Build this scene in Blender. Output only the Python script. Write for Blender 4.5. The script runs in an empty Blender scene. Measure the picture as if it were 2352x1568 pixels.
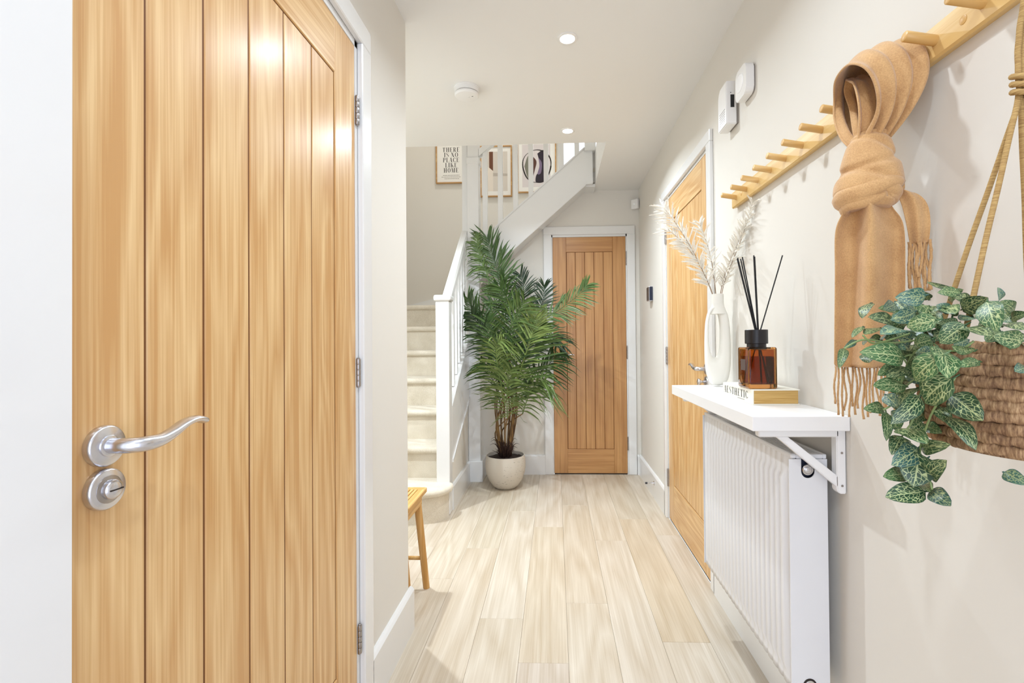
import bpy, bmesh, math, random
from mathutils import Vector, Matrix
random.seed(7)
S = bpy.context.scene
COL = S.collection
PI = math.pi

# ------------------------------------------------------------------ camera
def cam_axes(yaw, pitch, roll):
    f = Vector((-math.sin(yaw), math.cos(yaw), 0)); r = Vector((math.cos(yaw), math.sin(yaw), 0)); u = Vector((0, 0, 1))
    w = f*math.cos(pitch)+u*math.sin(pitch); u2 = u*math.cos(pitch)-f*math.sin(pitch)
    return r*math.cos(roll)+u2*math.sin(roll), u2*math.cos(roll)-r*math.sin(roll), w
r_, u_, w_ = cam_axes(.0391, .0096, -.0083)
cd = bpy.data.cameras.new('camera'); cam = bpy.data.objects.new('camera', cd); COL.objects.link(cam)
M = Matrix.Identity(4)
for i, v in enumerate((r_, u_, -w_)):
    for j in range(3): M[j][i] = v[j]
M[2][3] = 1.1261
cam.matrix_world = M
cd.sensor_width = 36; cd.lens = 1105.05/2352*36
cd.shift_x = (1176-1232.05)/2352; cd.shift_y = (769.976-784)/2352
cd.clip_start = .02; cd.clip_end = 60
S.camera = cam

# ------------------------------------------------------------------ world, lights, exposure
S.view_settings.view_transform = 'Standard'; S.view_settings.look = 'None'
S.view_settings.gamma = 1; S.view_settings.use_curve_mapping = False
S.view_settings.exposure = 0.02
W = bpy.data.worlds.new('sky'); S.world = W; W.use_nodes = True
W.node_tree.nodes['Background'].inputs[0].default_value = (.84, .91, 1, 1)
W.node_tree.nodes['Background'].inputs[1].default_value = 2.2
def area(name, loc, rot, sx, sy, power, color, spread=PI, shape='RECTANGLE'):
    l = bpy.data.lights.new(name, 'AREA'); l.shape = shape; l.size = sx; l.size_y = sy; l.energy = power; l.color = color; l.spread = spread
    o = bpy.data.objects.new(name, l); COL.objects.link(o); o.location = loc; o.rotation_euler = rot
    return o
LAMP = (.80, .905, 1); COOL = (.71, .80, 1)
for k, (x, y, e) in enumerate(((.061, 1.988, 5.4), (.085, 2.871, 16.5), (.07, 1.1, 5.8), (-.03, .2, 4.8), (-.03, -.7, 1.5), (-1.15, 2.45, 28))):   # two in view, three behind the camera, one added unseen over the bench to brighten the steps
    area('ceiling_lamp_light', (x, y, 2.366), (0, 0, 0), .06, .06, e, LAMP, math.radians(148), 'DISK')
# daylight: the glazed front door behind the camera, the stairwell window; an unseen fill light added over the landing
area('front_door_daylight', (.06, -1.22, 1.15), (PI/2, 0, 0), 1.1, 2.0, 22.5, COOL)
area('side_doorway_daylight', (.68, -.72, .95), (0, PI/2, 0), 1.5, .7, 4.0, (.46, .58, 1))
area('stair_window_daylight', (.32, 4.85, 3.0), (-PI/2, 0, 0), .5, 1.2, 12, (.74, .90, 1))
area('landing_fill_light', (-.6, 4.0, 4.7), (0, 0, 0), .3, .3, 20.5, (1, .96, .90))

# ------------------------------------------------------------------ materials
def C(h):
    if isinstance(h, str):
        c = [int(h[i:i+2], 16)/255 for i in (0, 2, 4)]
        return tuple(v/12.92 if v <= .04045 else ((v+.055)/1.055)**2.4 for v in c)+(1,)
    return tuple(h)+(1,) if len(h) == 3 else tuple(h)
class NT:
    def __init__(s, name):
        s.m = bpy.data.materials.new(name); s.m.use_nodes = True; s.t = s.m.node_tree; s.b = s.t.nodes['Principled BSDF']
    def n(s, typ, ins=None, **kw):
        nd = s.t.nodes.new('ShaderNode'+typ)
        for k, v in kw.items(): setattr(nd, k, v)
        for k, v in (ins or {}).items():
            if isinstance(v, tuple) and len(v) == 2 and hasattr(v[0], 'outputs'): s.t.links.new(v[0].outputs[v[1]], nd.inputs[k])
            else: nd.inputs[k].default_value = v
        return nd
    def bs(s, **kw):
        for k, v in kw.items():
            k = k.replace('_', ' ')
            if isinstance(v, tuple) and len(v) == 2 and hasattr(v[0], 'outputs'): s.t.links.new(v[0].outputs[v[1]], s.b.inputs[k])
            else: s.b.inputs[k].default_value = v
        return s
    def mth(s, op, a, b=None, c=None):
        nd = s.t.nodes.new('ShaderNodeMath'); nd.operation = op
        for i, v in enumerate((a, b, c)):
            if v is None: continue
            if isinstance(v, tuple): s.t.links.new(v[0].outputs[v[1]], nd.inputs[i])
            else: nd.inputs[i].default_value = v
        return (nd, 0)
    def ramp(s, fac, stops):
        nd = s.n('ValToRGB', {0: fac}); e = nd.color_ramp.elements
        while len(e) < len(stops): e.new(.5)
        for el, (p, c) in zip(e, stops): el.position = p; el.color = C(c)
        return (nd, 0)
    def bump(s, h, strength, dist=.002):
        nd = s.n('Bump', {'Height': h, 'Strength': strength, 'Distance': dist}); s.bs(Normal=(nd, 0))
    def mul(s, a, b):
        nd = s.n('Mix', {}, data_type='RGBA', blend_type='MULTIPLY'); nd.inputs[0].default_value = 1
        for i, v in ((6, a), (7, b)):
            if isinstance(v, tuple) and hasattr(v[0], 'outputs'): s.t.links.new(v[0].outputs[v[1]], nd.inputs[i])
            else: nd.inputs[i].default_value = v
        return (nd, 2)
    def mix(s, f, a, b):
        nd = s.n('Mix', {}, data_type='RGBA')
        for i, v in ((0, f), (6, a), (7, b)):
            if isinstance(v, tuple) and hasattr(v[0], 'outputs'): s.t.links.new(v[0].outputs[v[1]], nd.inputs[i])
            else: nd.inputs[i].default_value = v
        return (nd, 2)
def plain(name, col, rough=.5, metal=0, bump=0, bscale=200, coat=0):
    t = NT(name).bs(Base_Color=C(col), Roughness=rough, Metallic=metal, Coat_Weight=coat)
    if bump:
        tc = t.n('TexCoord'); nz = t.n('TexNoise', {'Vector': (tc, 3), 'Scale': bscale, 'Detail': 3})
        t.bump((nz, 0), bump, .001)
    return t.m
def wood(name, light, dark, axis, a=6.0, rings=8, rough=.33, coat=.15, use_color=False, fine=.5, contrast=1, amp=1.0):
    t = NT(name); tc = t.n('TexCoord'); oi = t.n('ObjectInfo')
    off = t.n('VectorMath', {0: (oi, 'Random'), 1: (17.3, 9.7, 13.1)}, operation='MULTIPLY')
    v = t.n('VectorMath', {0: (tc, 3), 1: (off, 0)}, operation='ADD')
    def sc(p, q):
        k = [p, p, p]; k[axis] = q
        return t.n('VectorMath', {0: (v, 0), 1: tuple(k)}, operation='MULTIPLY')
    n1 = t.n('TexNoise', {'Vector': (sc(a, a*.13), 0), 'Scale': 1, 'Detail': 2.0, 'Roughness': .45})
    cont = t.mth('PINGPONG', t.mth('MULTIPLY', (n1, 0), rings), .5)
    n2 = t.n('TexNoise', {'Vector': (sc(240, 4), 0), 'Scale': 1, 'Detail': 2})
    n3 = t.n('TexNoise', {'Vector': (sc(38, .9), 0), 'Scale': 1, 'Detail': 2})
    n4 = t.n('TexNoise', {'Vector': (sc(95, 1.6), 0), 'Scale': 1, 'Detail': 1})
    f = t.mth('ADD', t.mth('MULTIPLY', cont, .8*contrast), t.mth('MULTIPLY', (n2, 0), fine))
    f = t.mth('ADD', f, t.mth('MULTIPLY', (n3, 0), .34)); f = t.mth('ADD', f, t.mth('MULTIPLY', (n4, 0), .36))
    f = t.mth('SUBTRACT', f, .40*contrast+.5*fine+.35-.5)
    f = t.mth('MULTIPLY_ADD', f, amp, .5*(1-amp))
    c = t.ramp(f, [(.27, dark), (.60, light), (.9, light)])
    if use_color: c = t.mul(c, (oi, 'Color'))
    t.bs(Base_Color=c, Roughness=rough, Coat_Weight=coat, Coat_Roughness=.22)
    t.bump((n2, 0), .12, .0006)
    return t.m
OAK = [wood('oak_'+'xyz'[i], 'E8C48E', 'CB9A60', i, a=7, rings=9, contrast=.5) for i in range(3)]
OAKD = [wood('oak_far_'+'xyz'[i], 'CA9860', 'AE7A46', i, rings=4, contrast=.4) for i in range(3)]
GROOVE = plain('oak_groove', '74461E', .6)
PEGW = wood('peg_oak_y', 'F2D59E', 'E0BA78', 1, rings=5, rough=.4, coat=.05)
PEGX = wood('peg_oak_x', 'EDC98C', 'D6AA66', 0, a=14, rings=5, rough=.4, coat=.05)
BENCHW = wood('bench_wood', 'E2B878', 'C8964F', 1, a=10, rings=5, rough=.45, coat=0)
BENCHZ = wood('bench_wood_leg', 'DDB070', 'C08D48', 2, a=12, rings=5, rough=.45, coat=0)
FLOORW = wood('floor_oak', 'D6CCBD', 'BBAB95', 1, a=6, rings=7, rough=.38, coat=.05, use_color=True, fine=.55, contrast=.6, amp=.62)
WALL = plain('wall_paint', 'E3DED5', .85, bump=.04, bscale=350)
CEIL = plain('ceiling_paint', 'ECEAE6', .9)
TRIM = plain('white_gloss_paint', 'E9E8E6', .22, coat=.2)
SATIN = plain('white_satin', 'F8F7F6', .35)
RADW = plain('radiator_enamel', 'E8E8EA', .28, coat=.2)
PLAST = plain('white_plastic', 'EFEDEA', .4)
STEEL = plain('satin_steel', 'D6D7DE', .25, 1)
CHROME = plain('chrome', 'D8D8DC', .12, 1)
HINGEM = plain('hinge_steel', 'A9A4A2', .3, 1)
DARK = plain('dark_gap', '2A211C', .8)
BLACK = plain('black_plastic', '17161A', .35)
REEDM = plain('black_reed', '121114', .6)
NAVY = plain('dark_recess', '1B2238', .5)
def carpet():
    t = NT('carpet'); tc = t.n('TexCoord')
    n = t.n('TexNoise', {'Vector': (tc, 3), 'Scale': 260, 'Detail': 3}); n2 = t.n('TexNoise', {'Vector': (tc, 3), 'Scale': 9, 'Detail': 2})
    f = t.mth('ADD', t.mth('MULTIPLY', (n, 0), .6), t.mth('MULTIPLY', (n2, 0), .4))
    t.bs(Base_Color=t.ramp(f, [(.3, 'C9BCA6'), (.7, 'EAE1D0')]), Roughness=.95); t.b.inputs['Sheen Weight'].default_value = .3
    t.bump((n, 0), .6, .004); return t.m
CARPET = carpet()
def wool():
    t = NT('camel_wool'); tc = t.n('TexCoord')
    n = t.n('TexNoise', {'Vector': (tc, 3), 'Scale': 420, 'Detail': 4}); n2 = t.n('TexNoise', {'Vector': (tc, 3), 'Scale': 22, 'Detail': 3})
    f = t.mth('ADD', t.mth('MULTIPLY', (n, 0), .55), t.mth('MULTIPLY', (n2, 0), .45))
    t.bs(Base_Color=t.ramp(f, [(.3, 'BC8E5C'), (.68, 'DFB47D')]), Roughness=.92); t.b.inputs['Sheen Weight'].default_value = .35
    t.bump((n, 0), .35, .002); return t.m
WOOL = wool()
def ropem(name, a, b, sc=(60, 60, 900)):
    t = NT(name); tc = t.n('TexCoord'); v = t.n('VectorMath', {0: (tc, 3), 1: sc}, operation='MULTIPLY')
    n = t.n('TexNoise', {'Vector': (v, 0), 'Scale': 1, 'Detail': 3})
    t.bs(Base_Color=t.ramp((n, 0), [(.35, a), (.65, b)]), Roughness=.85); t.bump((n, 0), .5, .002); return t.m
ROPE = ropem('jute_cord', 'A37F4C', 'C6A468')
def wick():
    t = NT('seagrass_coil'); tc = t.n('TexCoord'); sx = t.n('SeparateXYZ', {0: (tc, 3)})
    an = t.mth('ARCTAN2', (sx, 1), (sx, 0)); v = t.n('CombineXYZ', {0: t.mth('MULTIPLY', an, 44), 1: t.mth('MULTIPLY', (sx, 2), 90), 2: t.mth('MULTIPLY', an, 3)})
    n = t.n('TexNoise', {'Vector': (v, 0), 'Scale': 1, 'Detail': 3, 'Roughness': .6}); n2 = t.n('TexNoise', {'Vector': (tc, 3), 'Scale': 30, 'Detail': 1})
    f = t.mth('ADD', t.mth('MULTIPLY', (n, 0), .75), t.mth('MULTIPLY', (n2, 0), .25))
    t.bs(Base_Color=t.ramp(f, [(.36, '74543A'), (.52, 'A5815C'), (.66, 'C8A67C')]), Roughness=.85); t.bump((n, 0), .35, .0015); return t.m
WICK = wick()
def pot_mat():
    t = NT('stone_pot'); tc = t.n('TexCoord'); v = t.n('VectorMath', {0: (tc, 3), 1: (45, 45, 260)}, operation='MULTIPLY')
    n = t.n('TexNoise', {'Vector': (v, 0), 'Scale': 1, 'Detail': 2, 'Roughness': .6}); n2 = t.n('TexNoise', {'Vector': (tc, 3), 'Scale': 5, 'Detail': 2})
    pit = t.mth('MULTIPLY', t.mth('GREATER_THAN', (n, 0), .66), t.mth('GREATER_THAN', (n2, 0), .47))
    t.bs(Base_Color=t.mix(pit, C('CFC6B8'), C('8F8678')), Roughness=.75)
    t.bump(t.mth('MULTIPLY', pit, -1), .6, .003); return t.m
POT = pot_mat()
SOIL = plain('soil', '2E211A', 1, bump=1, bscale=90)
FIBRE = plain('palm_fibre', '3A2419', .9)
STALK = ropem('palm_stalk', '4C3420', '8A6A3C', (90, 90, 8))
def leafcol():
    t = NT('palm_leaf'); oi = t.n('ObjectInfo'); tc = t.n('TexCoord'); n = t.n('TexNoise', {'Vector': (tc, 3), 'Scale': 18, 'Detail': 2})
    c = t.mul((oi, 'Color'), t.ramp((n, 0), [(.3, (.6, .62, .6)), (.7, (1.25, 1.2, 1.2))]))
    t.bs(Base_Color=c, Roughness=.38); return t.m
PALM = leafcol()
def vein_leaf():
    t = NT('veined_leaf'); uv = t.n('UVMap'); oi = t.n('ObjectInfo')
    sx = t.n('SeparateXYZ', {0: (uv, 0)})
    du = t.mth('ABSOLUTE', t.mth('SUBTRACT', (sx, 0), .5))
    nz = t.n('TexNoise', {'Vector': (uv, 0), 'Scale': 6, 'Detail': 1})
    # skew coordinates outwards so that the net of veins rises from the midrib
    cx = t.n('CombineXYZ', {0: t.mth('MULTIPLY', (sx, 0), 6.2), 1: t.mth('MULTIPLY', t.mth('SUBTRACT', (sx, 1), t.mth('MULTIPLY', du, .55)), 9.0), 2: t.mth('MULTIPLY', (oi, 'Random'), 40)})
    vo = t.n('TexVoronoi', {'Vector': (cx, 0), 'Scale': 1, 'Randomness': .8}, feature='DISTANCE_TO_EDGE', voronoi_dimensions='3D')
    m1 = t.n('MapRange', {0: (vo, 0), 1: .03, 2: .08, 3: 1, 4: 0})
    edge = t.n('MapRange', {0: du, 1: .36, 2: .49, 3: 1, 4: .15})
    mid = t.n('MapRange', {0: du, 1: .012, 2: .03, 3: 1, 4: 0})
    m = t.mth('MAXIMUM', t.mth('MULTIPLY', (m1, 0), (edge, 0)), (mid, 0))
    base = t.mul((oi, 'Color'), t.ramp((nz, 0), [(.3, (.75, .75, .75)), (.7, (1.3, 1.3, 1.3))]))
    t.bs(Base_Color=t.mix(t.mth('MULTIPLY', m, .85), base, C('C3CC92')), Roughness=.36)
    t.bump(m, -.25, .001); return t.m
VLEAF = vein_leaf()
VSTEM = plain('plant_stem', '8DA066', .5)
PAMPAS = plain('pampas', 'F8F2E6', .95)
PSTEM = plain('pampas_stem', '9A7C5E', .8)
CERAM = plain('matt_ceramic', 'F0EDE4', .6, bump=.05, bscale=120)
PAPER = plain('paper_white', 'F1EEE8', .8)
COVER = plain('book_cover', 'F3EEDF', .6)
INK = plain('ink', '2B2622', .8)
INKSOFT = plain('grey_ink', '8E8780', .8)
FRAMEW = wood('frame_wood', 'D9B27A', 'B98C55', 0, a=12, rings=4, rough=.5, coat=0)
def pages():
    t = NT('page_edges'); tc = t.n('TexCoord'); v = t.n('VectorMath', {0: (tc, 3), 1: (14, 14, 900)}, operation='MULTIPLY')
    n = t.n('TexNoise', {'Vector': (v, 0), 'Scale': 1, 'Detail': 2}); t.bs(Base_Color=t.ramp((n, 0), [(.3, 'B98E48'), (.7, 'E0BC78')]), Roughness=.8); t.bump((n, 0), .4, .001); return t.m
PAGES = pages()
def glass(name, col, rough=0.0, ior=1.45):
    return NT(name).bs(Base_Color=C(col), Roughness=rough, Transmission_Weight=1.0, IOR=ior).m
AMBER = glass('amber_glass', 'C98A48'); LIQ = glass('amber_oil', 'A8682A', 0, 1.1)
CLEAR = glass('clear_glass', (1, 1, 1), 0, 1.05)
def emit(name, col, st):
    t = NT(name); t.bs(Base_Color=C(col), Emission_Color=C(col), Emission_Strength=st); return t.m
GLOW = emit('lit_lamp', (1, .96, .88), 14)

# ------------------------------------------------------------------ helpers
def wloc(o):
    v = Vector((0, 0, 0))
    while o is not None: v += o.location; o = o.parent
    return v
def thing(name, loc=(0, 0, 0), label=None, cat=None, group=None, kind=None):
    o = bpy.data.objects.new(name, None); COL.objects.link(o); o.location = loc; o.empty_display_size = .05
    return tag(o, label, cat, group, kind)
def tag(o, label=None, cat=None, group=None, kind=None):
    for k, v in (('label', label), ('category', cat), ('group', group), ('kind', kind)):
        if v: o[k] = v
    return o
def obj(name, bm, m, parent=None, smooth=False, loc=None, col=None):
    """bm in world coordinates -> one mesh object whose origin is its parent's (or loc)."""
    me = bpy.data.meshes.new(name)
    org = wloc(parent) if parent is not None else Vector(loc or (0, 0, 0))
    for v in bm.verts: v.co -= org
    bmesh.ops.recalc_face_normals(bm, faces=bm.faces[:])
    for f in bm.faces: f.smooth = smooth
    bm.to_mesh(me); bm.free()
    me.materials.append(m)
    o = bpy.data.objects.new(name, me); COL.objects.link(o)
    if parent is not None: o.parent = parent
    else: o.location = org
    if smooth == 'auto': pass
    if col: o.color = tuple(col)+(1,)
    return o
def box(bm, x0, x1, y0, y1, z0, z1, bev=0, seg=1):
    vs = [bm.verts.new((x, y, z)) for x in (x0, x1) for y in (y0, y1) for z in (z0, z1)]
    fs = [bm.faces.new([vs[i] for i in q]) for q in ((0, 1, 3, 2), (4, 6, 7, 5), (0, 4, 5, 1), (2, 3, 7, 6), (0, 2, 6, 4), (1, 5, 7, 3))]
    if bev:
        es = set(e for f in fs for e in f.edges)
        bmesh.ops.bevel(bm, geom=list(es), offset=bev, segments=seg, affect='EDGES', profile=.5)
    return bm
def B(*a, **k): return box(bmesh.new(), *a, **k)
def prism(pts, axis, a0, a1, bm=None, bev=0):
    """extrude a 2D polygon along an axis; pts are the two other coordinates in xyz order"""
    bm = bm or bmesh.new()
    def mk(p, a):
        c = list(p); c.insert(axis, a); return bm.verts.new(c)
    lo = [mk(p, a0) for p in pts]; hi = [mk(p, a1) for p in pts]; n = len(pts)
    fs = [bm.faces.new(lo), bm.faces.new(hi[::-1])]
    for i in range(n): fs.append(bm.faces.new((lo[i], lo[(i+1) % n], hi[(i+1) % n], hi[i])))
    if bev: bmesh.ops.bevel(bm, geom=list(set(e for f in fs for e in f.edges)), offset=bev, segments=2, affect='EDGES')
    return bm
def lathe(prof, c, axis=2, n=40, bm=None):
    """prof: list of (radius, height along axis)"""
    bm = bm or bmesh.new(); rows = []
    ax = [i for i in range(3) if i != axis]
    for r, h in prof:
        row = []
        for k in range(n):
            p = [0, 0, 0]; p[ax[0]] = c[ax[0]]+r*math.cos(2*PI*k/n); p[ax[1]] = c[ax[1]]+r*math.sin(2*PI*k/n); p[axis] = c[axis]+h
            row.append(bm.verts.new(p))
        rows.append(row)
    for a, b in zip(rows, rows[1:]):
        for k in range(n): bm.faces.new((a[k], a[(k+1) % n], b[(k+1) % n], b[k]))
    for row in (rows[0], rows[-1]):
        bm.faces.new(row)
    return bm
def frames(pts):
    pts = [Vector(p) for p in pts]; out = []; up = None
    for i, p in enumerate(pts):
        t = (pts[min(i+1, len(pts)-1)]-pts[max(i-1, 0)]).normalized()
        if up is None:
            up = Vector((0, 0, 1)) if abs(t.z) < .9 else Vector((1, 0, 0))
        up = (up-t*up.dot(t)).normalized(); out.append((p, t, up, t.cross(up)))
    return out
def tube(pts, r, n=8, bm=None, closed=False, rfun=None, flat=1.0):
    bm = bm or bmesh.new(); rows = []; fr = frames(pts); L = len(fr)
    for i, (p, t, u, v) in enumerate(fr):
        rr = r[i] if isinstance(r, (list, tuple)) else r
        row = []
        for k in range(n):
            a = 2*PI*k/n; q = rr*(rfun(i/(L-1), a) if rfun else 1)
            row.append(bm.verts.new(p+u*(q*math.cos(a)*flat)+v*(q*math.sin(a))))
        rows.append(row)
    for a, b in zip(rows, rows[1:]):
        for k in range(n): bm.faces.new((a[k], a[(k+1) % n], b[(k+1) % n], b[k]))
    bm.faces.new(rows[0][::-1]); bm.faces.new(rows[-1])
    return bm
def crom(P, n):
    P = [Vector(p) for p in P]; out = []; m = len(P)-1
    for i in range(n+1):
        s = min(i/n*m, m-1e-9); k = int(s); t = s-k
        p0, p1, p2, p3 = P[max(k-1, 0)], P[k], P[k+1], P[min(k+2, m)]
        out.append(.5*((2*p1)+(p2-p0)*t+(2*p0-5*p1+4*p2-p3)*t*t+(3*p1-p0-3*p2+p3)*t**3))
    return out
def cromN(P, n):
    out = []; m = len(P)-1; d = len(P[0])
    for i in range(n+1):
        s = min(i/n*m, m-1e-9); k = int(s); t = s-k
        a, b, c, e = P[max(k-1, 0)], P[k], P[k+1], P[min(k+2, m)]
        out.append([.5*(2*b[j]+(c[j]-a[j])*t+(2*a[j]-5*b[j]+4*c[j]-e[j])*t*t+(3*b[j]-a[j]-3*c[j]+e[j])*t**3) for j in range(d)])
    return out
def subsurf(o, lv):
    md = o.modifiers.new('s', 'SUBSURF'); md.levels = lv; md.render_levels = lv
    for f in o.data.polygons: f.use_smooth = True
    return o
def sharp(o, ang=35):
    """smooth shading with hard edges kept"""
    me = o.data
    for p in me.polygons: p.use_smooth = True
    try: me.set_sharp_from_angle(angle=math.radians(ang))
    except Exception: pass
    return o
def copy_thing(src, loc, label=None, group=None):
    c = src.copy(); COL.objects.link(c); c.location = loc
    if label: c['label'] = label
    if group: c['group'] = group
    for ch in src.children:
        d = ch.copy(); COL.objects.link(d); d.parent = c
        for g in ch.children:
            e = g.copy(); COL.objects.link(e); e.parent = d
    return c

# ------------------------------------------------------------------ the setting
XL, XR, YC, YF, ZC = -.579, .707, 1.859, 4.05, 2.376
Y0, YB, XS = -1.3, 4.95, -1.66
def struct(name, bm, m, parent=None, smooth=False):
    o = obj(name, bm, m, parent, smooth)
    if parent is None: o['kind'] = 'structure'
    return o
fl = struct('floor', B(XS, XR, Y0, YF, -.06, -.009), DARK)
joints = {-7: [2.9], -6: [2.1, 3.3], -5: [2.62], -4: [1.05, 2.27, 3.49], -3: [.17, 1.386, 2.606, 3.83], -2: [-.49, .73, 1.952, 3.17], -1: [-.75, .468, 1.688, 2.91],
          0: [-.36, .853, 2.073, 3.292], 1: [.28, 1.5, 2.72, 3.94], 2: [-.62, .597, 1.817, 3.043], 3: [.36, 1.58, 2.8]}
tones = {(2, 3): (.97, .915, .83), (2, 2): (1.04, 1.04, 1.04), (-1, 3): (.98, .94, .88), (-2, 3): (1.02, 1.01, 1.0), (-2, 2): (.99, .97, .94), (0, 2): (1.03, 1.02, 1.0), (0, 3): (.99, .96, .92), (-3, 2): (.99, .96, .92), (1, 3): (1.01, .99, .96), (3, 3): (1.0, .98, .95)}
for k in range(-9, 4):
    x0, x1 = .037+.176*k, .037+.176*(k+1)
    x0 = max(x0, XS); x1 = min(x1, XR)
    if x1 - x0 < .01: continue
    ys = [Y0 if k >= -4 else YC]+[j for j in joints.get(k, [3.0]) if j > (Y0 if k >= -4 else YC)+.05]+[YF]
    for i, (a, b) in enumerate(zip(ys, ys[1:])):
        bm = B(x0+.0003, x1-.0003, a+.0003, b-.0003, -.009, 0, bev=.0009)
        t = random.uniform(.955, 1.04); c = tones.get((k, i), (t, t*random.uniform(.975, 1.0), t*random.uniform(.94, 1.0)))
        obj('plank', bm, FLOORW, fl, col=c)
# walls
T = .12
bm = bmesh.new()
box(bm, XL-T, XL, Y0, .53, 0, ZC); box(bm, XL-T, XL, 1.385, YC, 0, ZC); box(bm, XL-T, XL, .53, 1.385, 1.995, ZC)
struct('wall_left', bm, WALL)
struct('wall_stair_hall', B(XS-.1, XL-T, YC-T, YC, 0, ZC), WALL)
bm = bmesh.new()
box(bm, XR, XR+T, Y0, 2.21, 0, ZC); box(bm, XR, XR+T, 3.064, YF+.1, 0, ZC); box(bm, XR, XR+T, 2.21, 3.064, 1.995, ZC)
struct('wall_right', bm, WALL)
bm = bmesh.new()
zw = lambda x: 1.865+.870*(min(x, .255)+.325)-.004      # follows the underside of the upper flight
prism([(-.70, 0), (-.024, 0), (-.024, 1.995), (-.024, zw(-.024)), (-.70, zw(-.70))], 1, YF, YF+.06, bm=bm)
box(bm, .602, XR, YF, YF+.06, 0, ZC)
prism([(-.024, 1.995), (.602, 1.995), (.602, ZC), (.332, ZC), (.255, zw(.255)), (-.024, zw(-.024))], 1, YF, YF+.06, bm=bm)
struct('wall_back', bm, WALL)
struct('wall_front', B(XS, XR+T, Y0-.1, Y0, 0, ZC), WALL)
bm = bmesh.new()
box(bm, XS-.1, XS, YC, YB, 0, 4.9)
struct('wall_stair_left', bm, WALL)
bm = bmesh.new()
WX0, WX1, WZ0, WZ1 = .045, .62, 2.35, 3.7
box(bm, XS-.1, WX0, YB, YB+.2, 0, 4.9); box(bm, WX1, 1.7, YB, YB+.2, 0, 4.9); box(bm, WX0, WX1, YB, YB+.2, 0, WZ0); box(bm, WX0, WX1, YB, YB+.2, WZ1, 4.9)
struct('wall_stair_back', bm, WALL)
bm = bmesh.new()
box(bm, XS, XR, Y0, 3.055, ZC, ZC+.27); box(bm, .332, XR, 3.055, YF, ZC, ZC+.27)
struct('ceiling', bm, CEIL)
bm = bmesh.new()
box(bm, .390, 1.7, YF+.06, YB, 2.5, 2.717)
struct('floor_landing', bm, CARPET)
bm = bmesh.new()
box(bm, XS, 1.7, 2.93, 3.055, ZC+.27, 4.9)
struct('wall_landing_front', bm, WALL)
struct('wall_landing_right', B(1.7, 1.8, 2.95, YB+.2, 2.646, 4.9), WALL)
struct('wall_landing_side', B(.313, .332, 3.89, YB, 2.395, 3.1), WALL)
struct('ceiling_landing', B(XS-.1, 1.8, 2.95, YB+.2, 4.9, 5.0), CEIL)
# stairwell window, upper floor
w = thing('window_1', (WX0, YB, WZ0), kind='structure')
bm = bmesh.new(); f = .04
box(bm, WX0, WX0+f, YB+.06, YB+.12, WZ0, WZ1); box(bm, WX1-f, WX1, YB+.06, YB+.12, WZ0, WZ1); box(bm, WX0+f, WX1-f, YB+.06, YB+.12, WZ0, WZ0+f); box(bm, WX0+f, WX1-f, YB+.06, YB+.12, WZ1-f, WZ1)
obj('window_frame', bm, TRIM, w); obj('pane', B(WX0+f, WX1-f, YB+.085, YB+.091, WZ0+f, WZ1-f), CLEAR, w)
# baseboards
H = .165
def skirt(name, runs, h=H, th=.018):
    bm = bmesh.new()
    for (xa, ya, xb, yb, nx, ny) in runs:   # wall line and outward normal
        pr = [(0, 0), (th, 0), (th, h-.012), (th-.006, h-.004), (th-.012, h), (0, h)]
        lo = [bm.verts.new((xa+nx*d, ya+ny*d, z)) for d, z in pr]; hi = [bm.verts.new((xb+nx*d, yb+ny*d, z)) for d, z in pr]
        bm.faces.new(lo); bm.faces.new(hi[::-1])
        for i in range(6): bm.faces.new((lo[i], lo[(i+1) % 6], hi[(i+1) % 6], hi[i]))
    return struct(name, bm, TRIM)
skirt('baseboard_left', [(XL, 1.453, XL, YC+.018, 1, 0), (XL-.0005, YC, -1.64, YC, 0, 1)])
skirt('baseboard_right', [(XR, Y0, XR, 2.161, -1, 0), (XR, 3.113, XR, YF, -1, 0)])
skirt('baseboard_back', [(-.60, YF, -.092, YF, 0, -1), (.675, YF, XR-.018, YF, 0, -1)])
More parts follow.
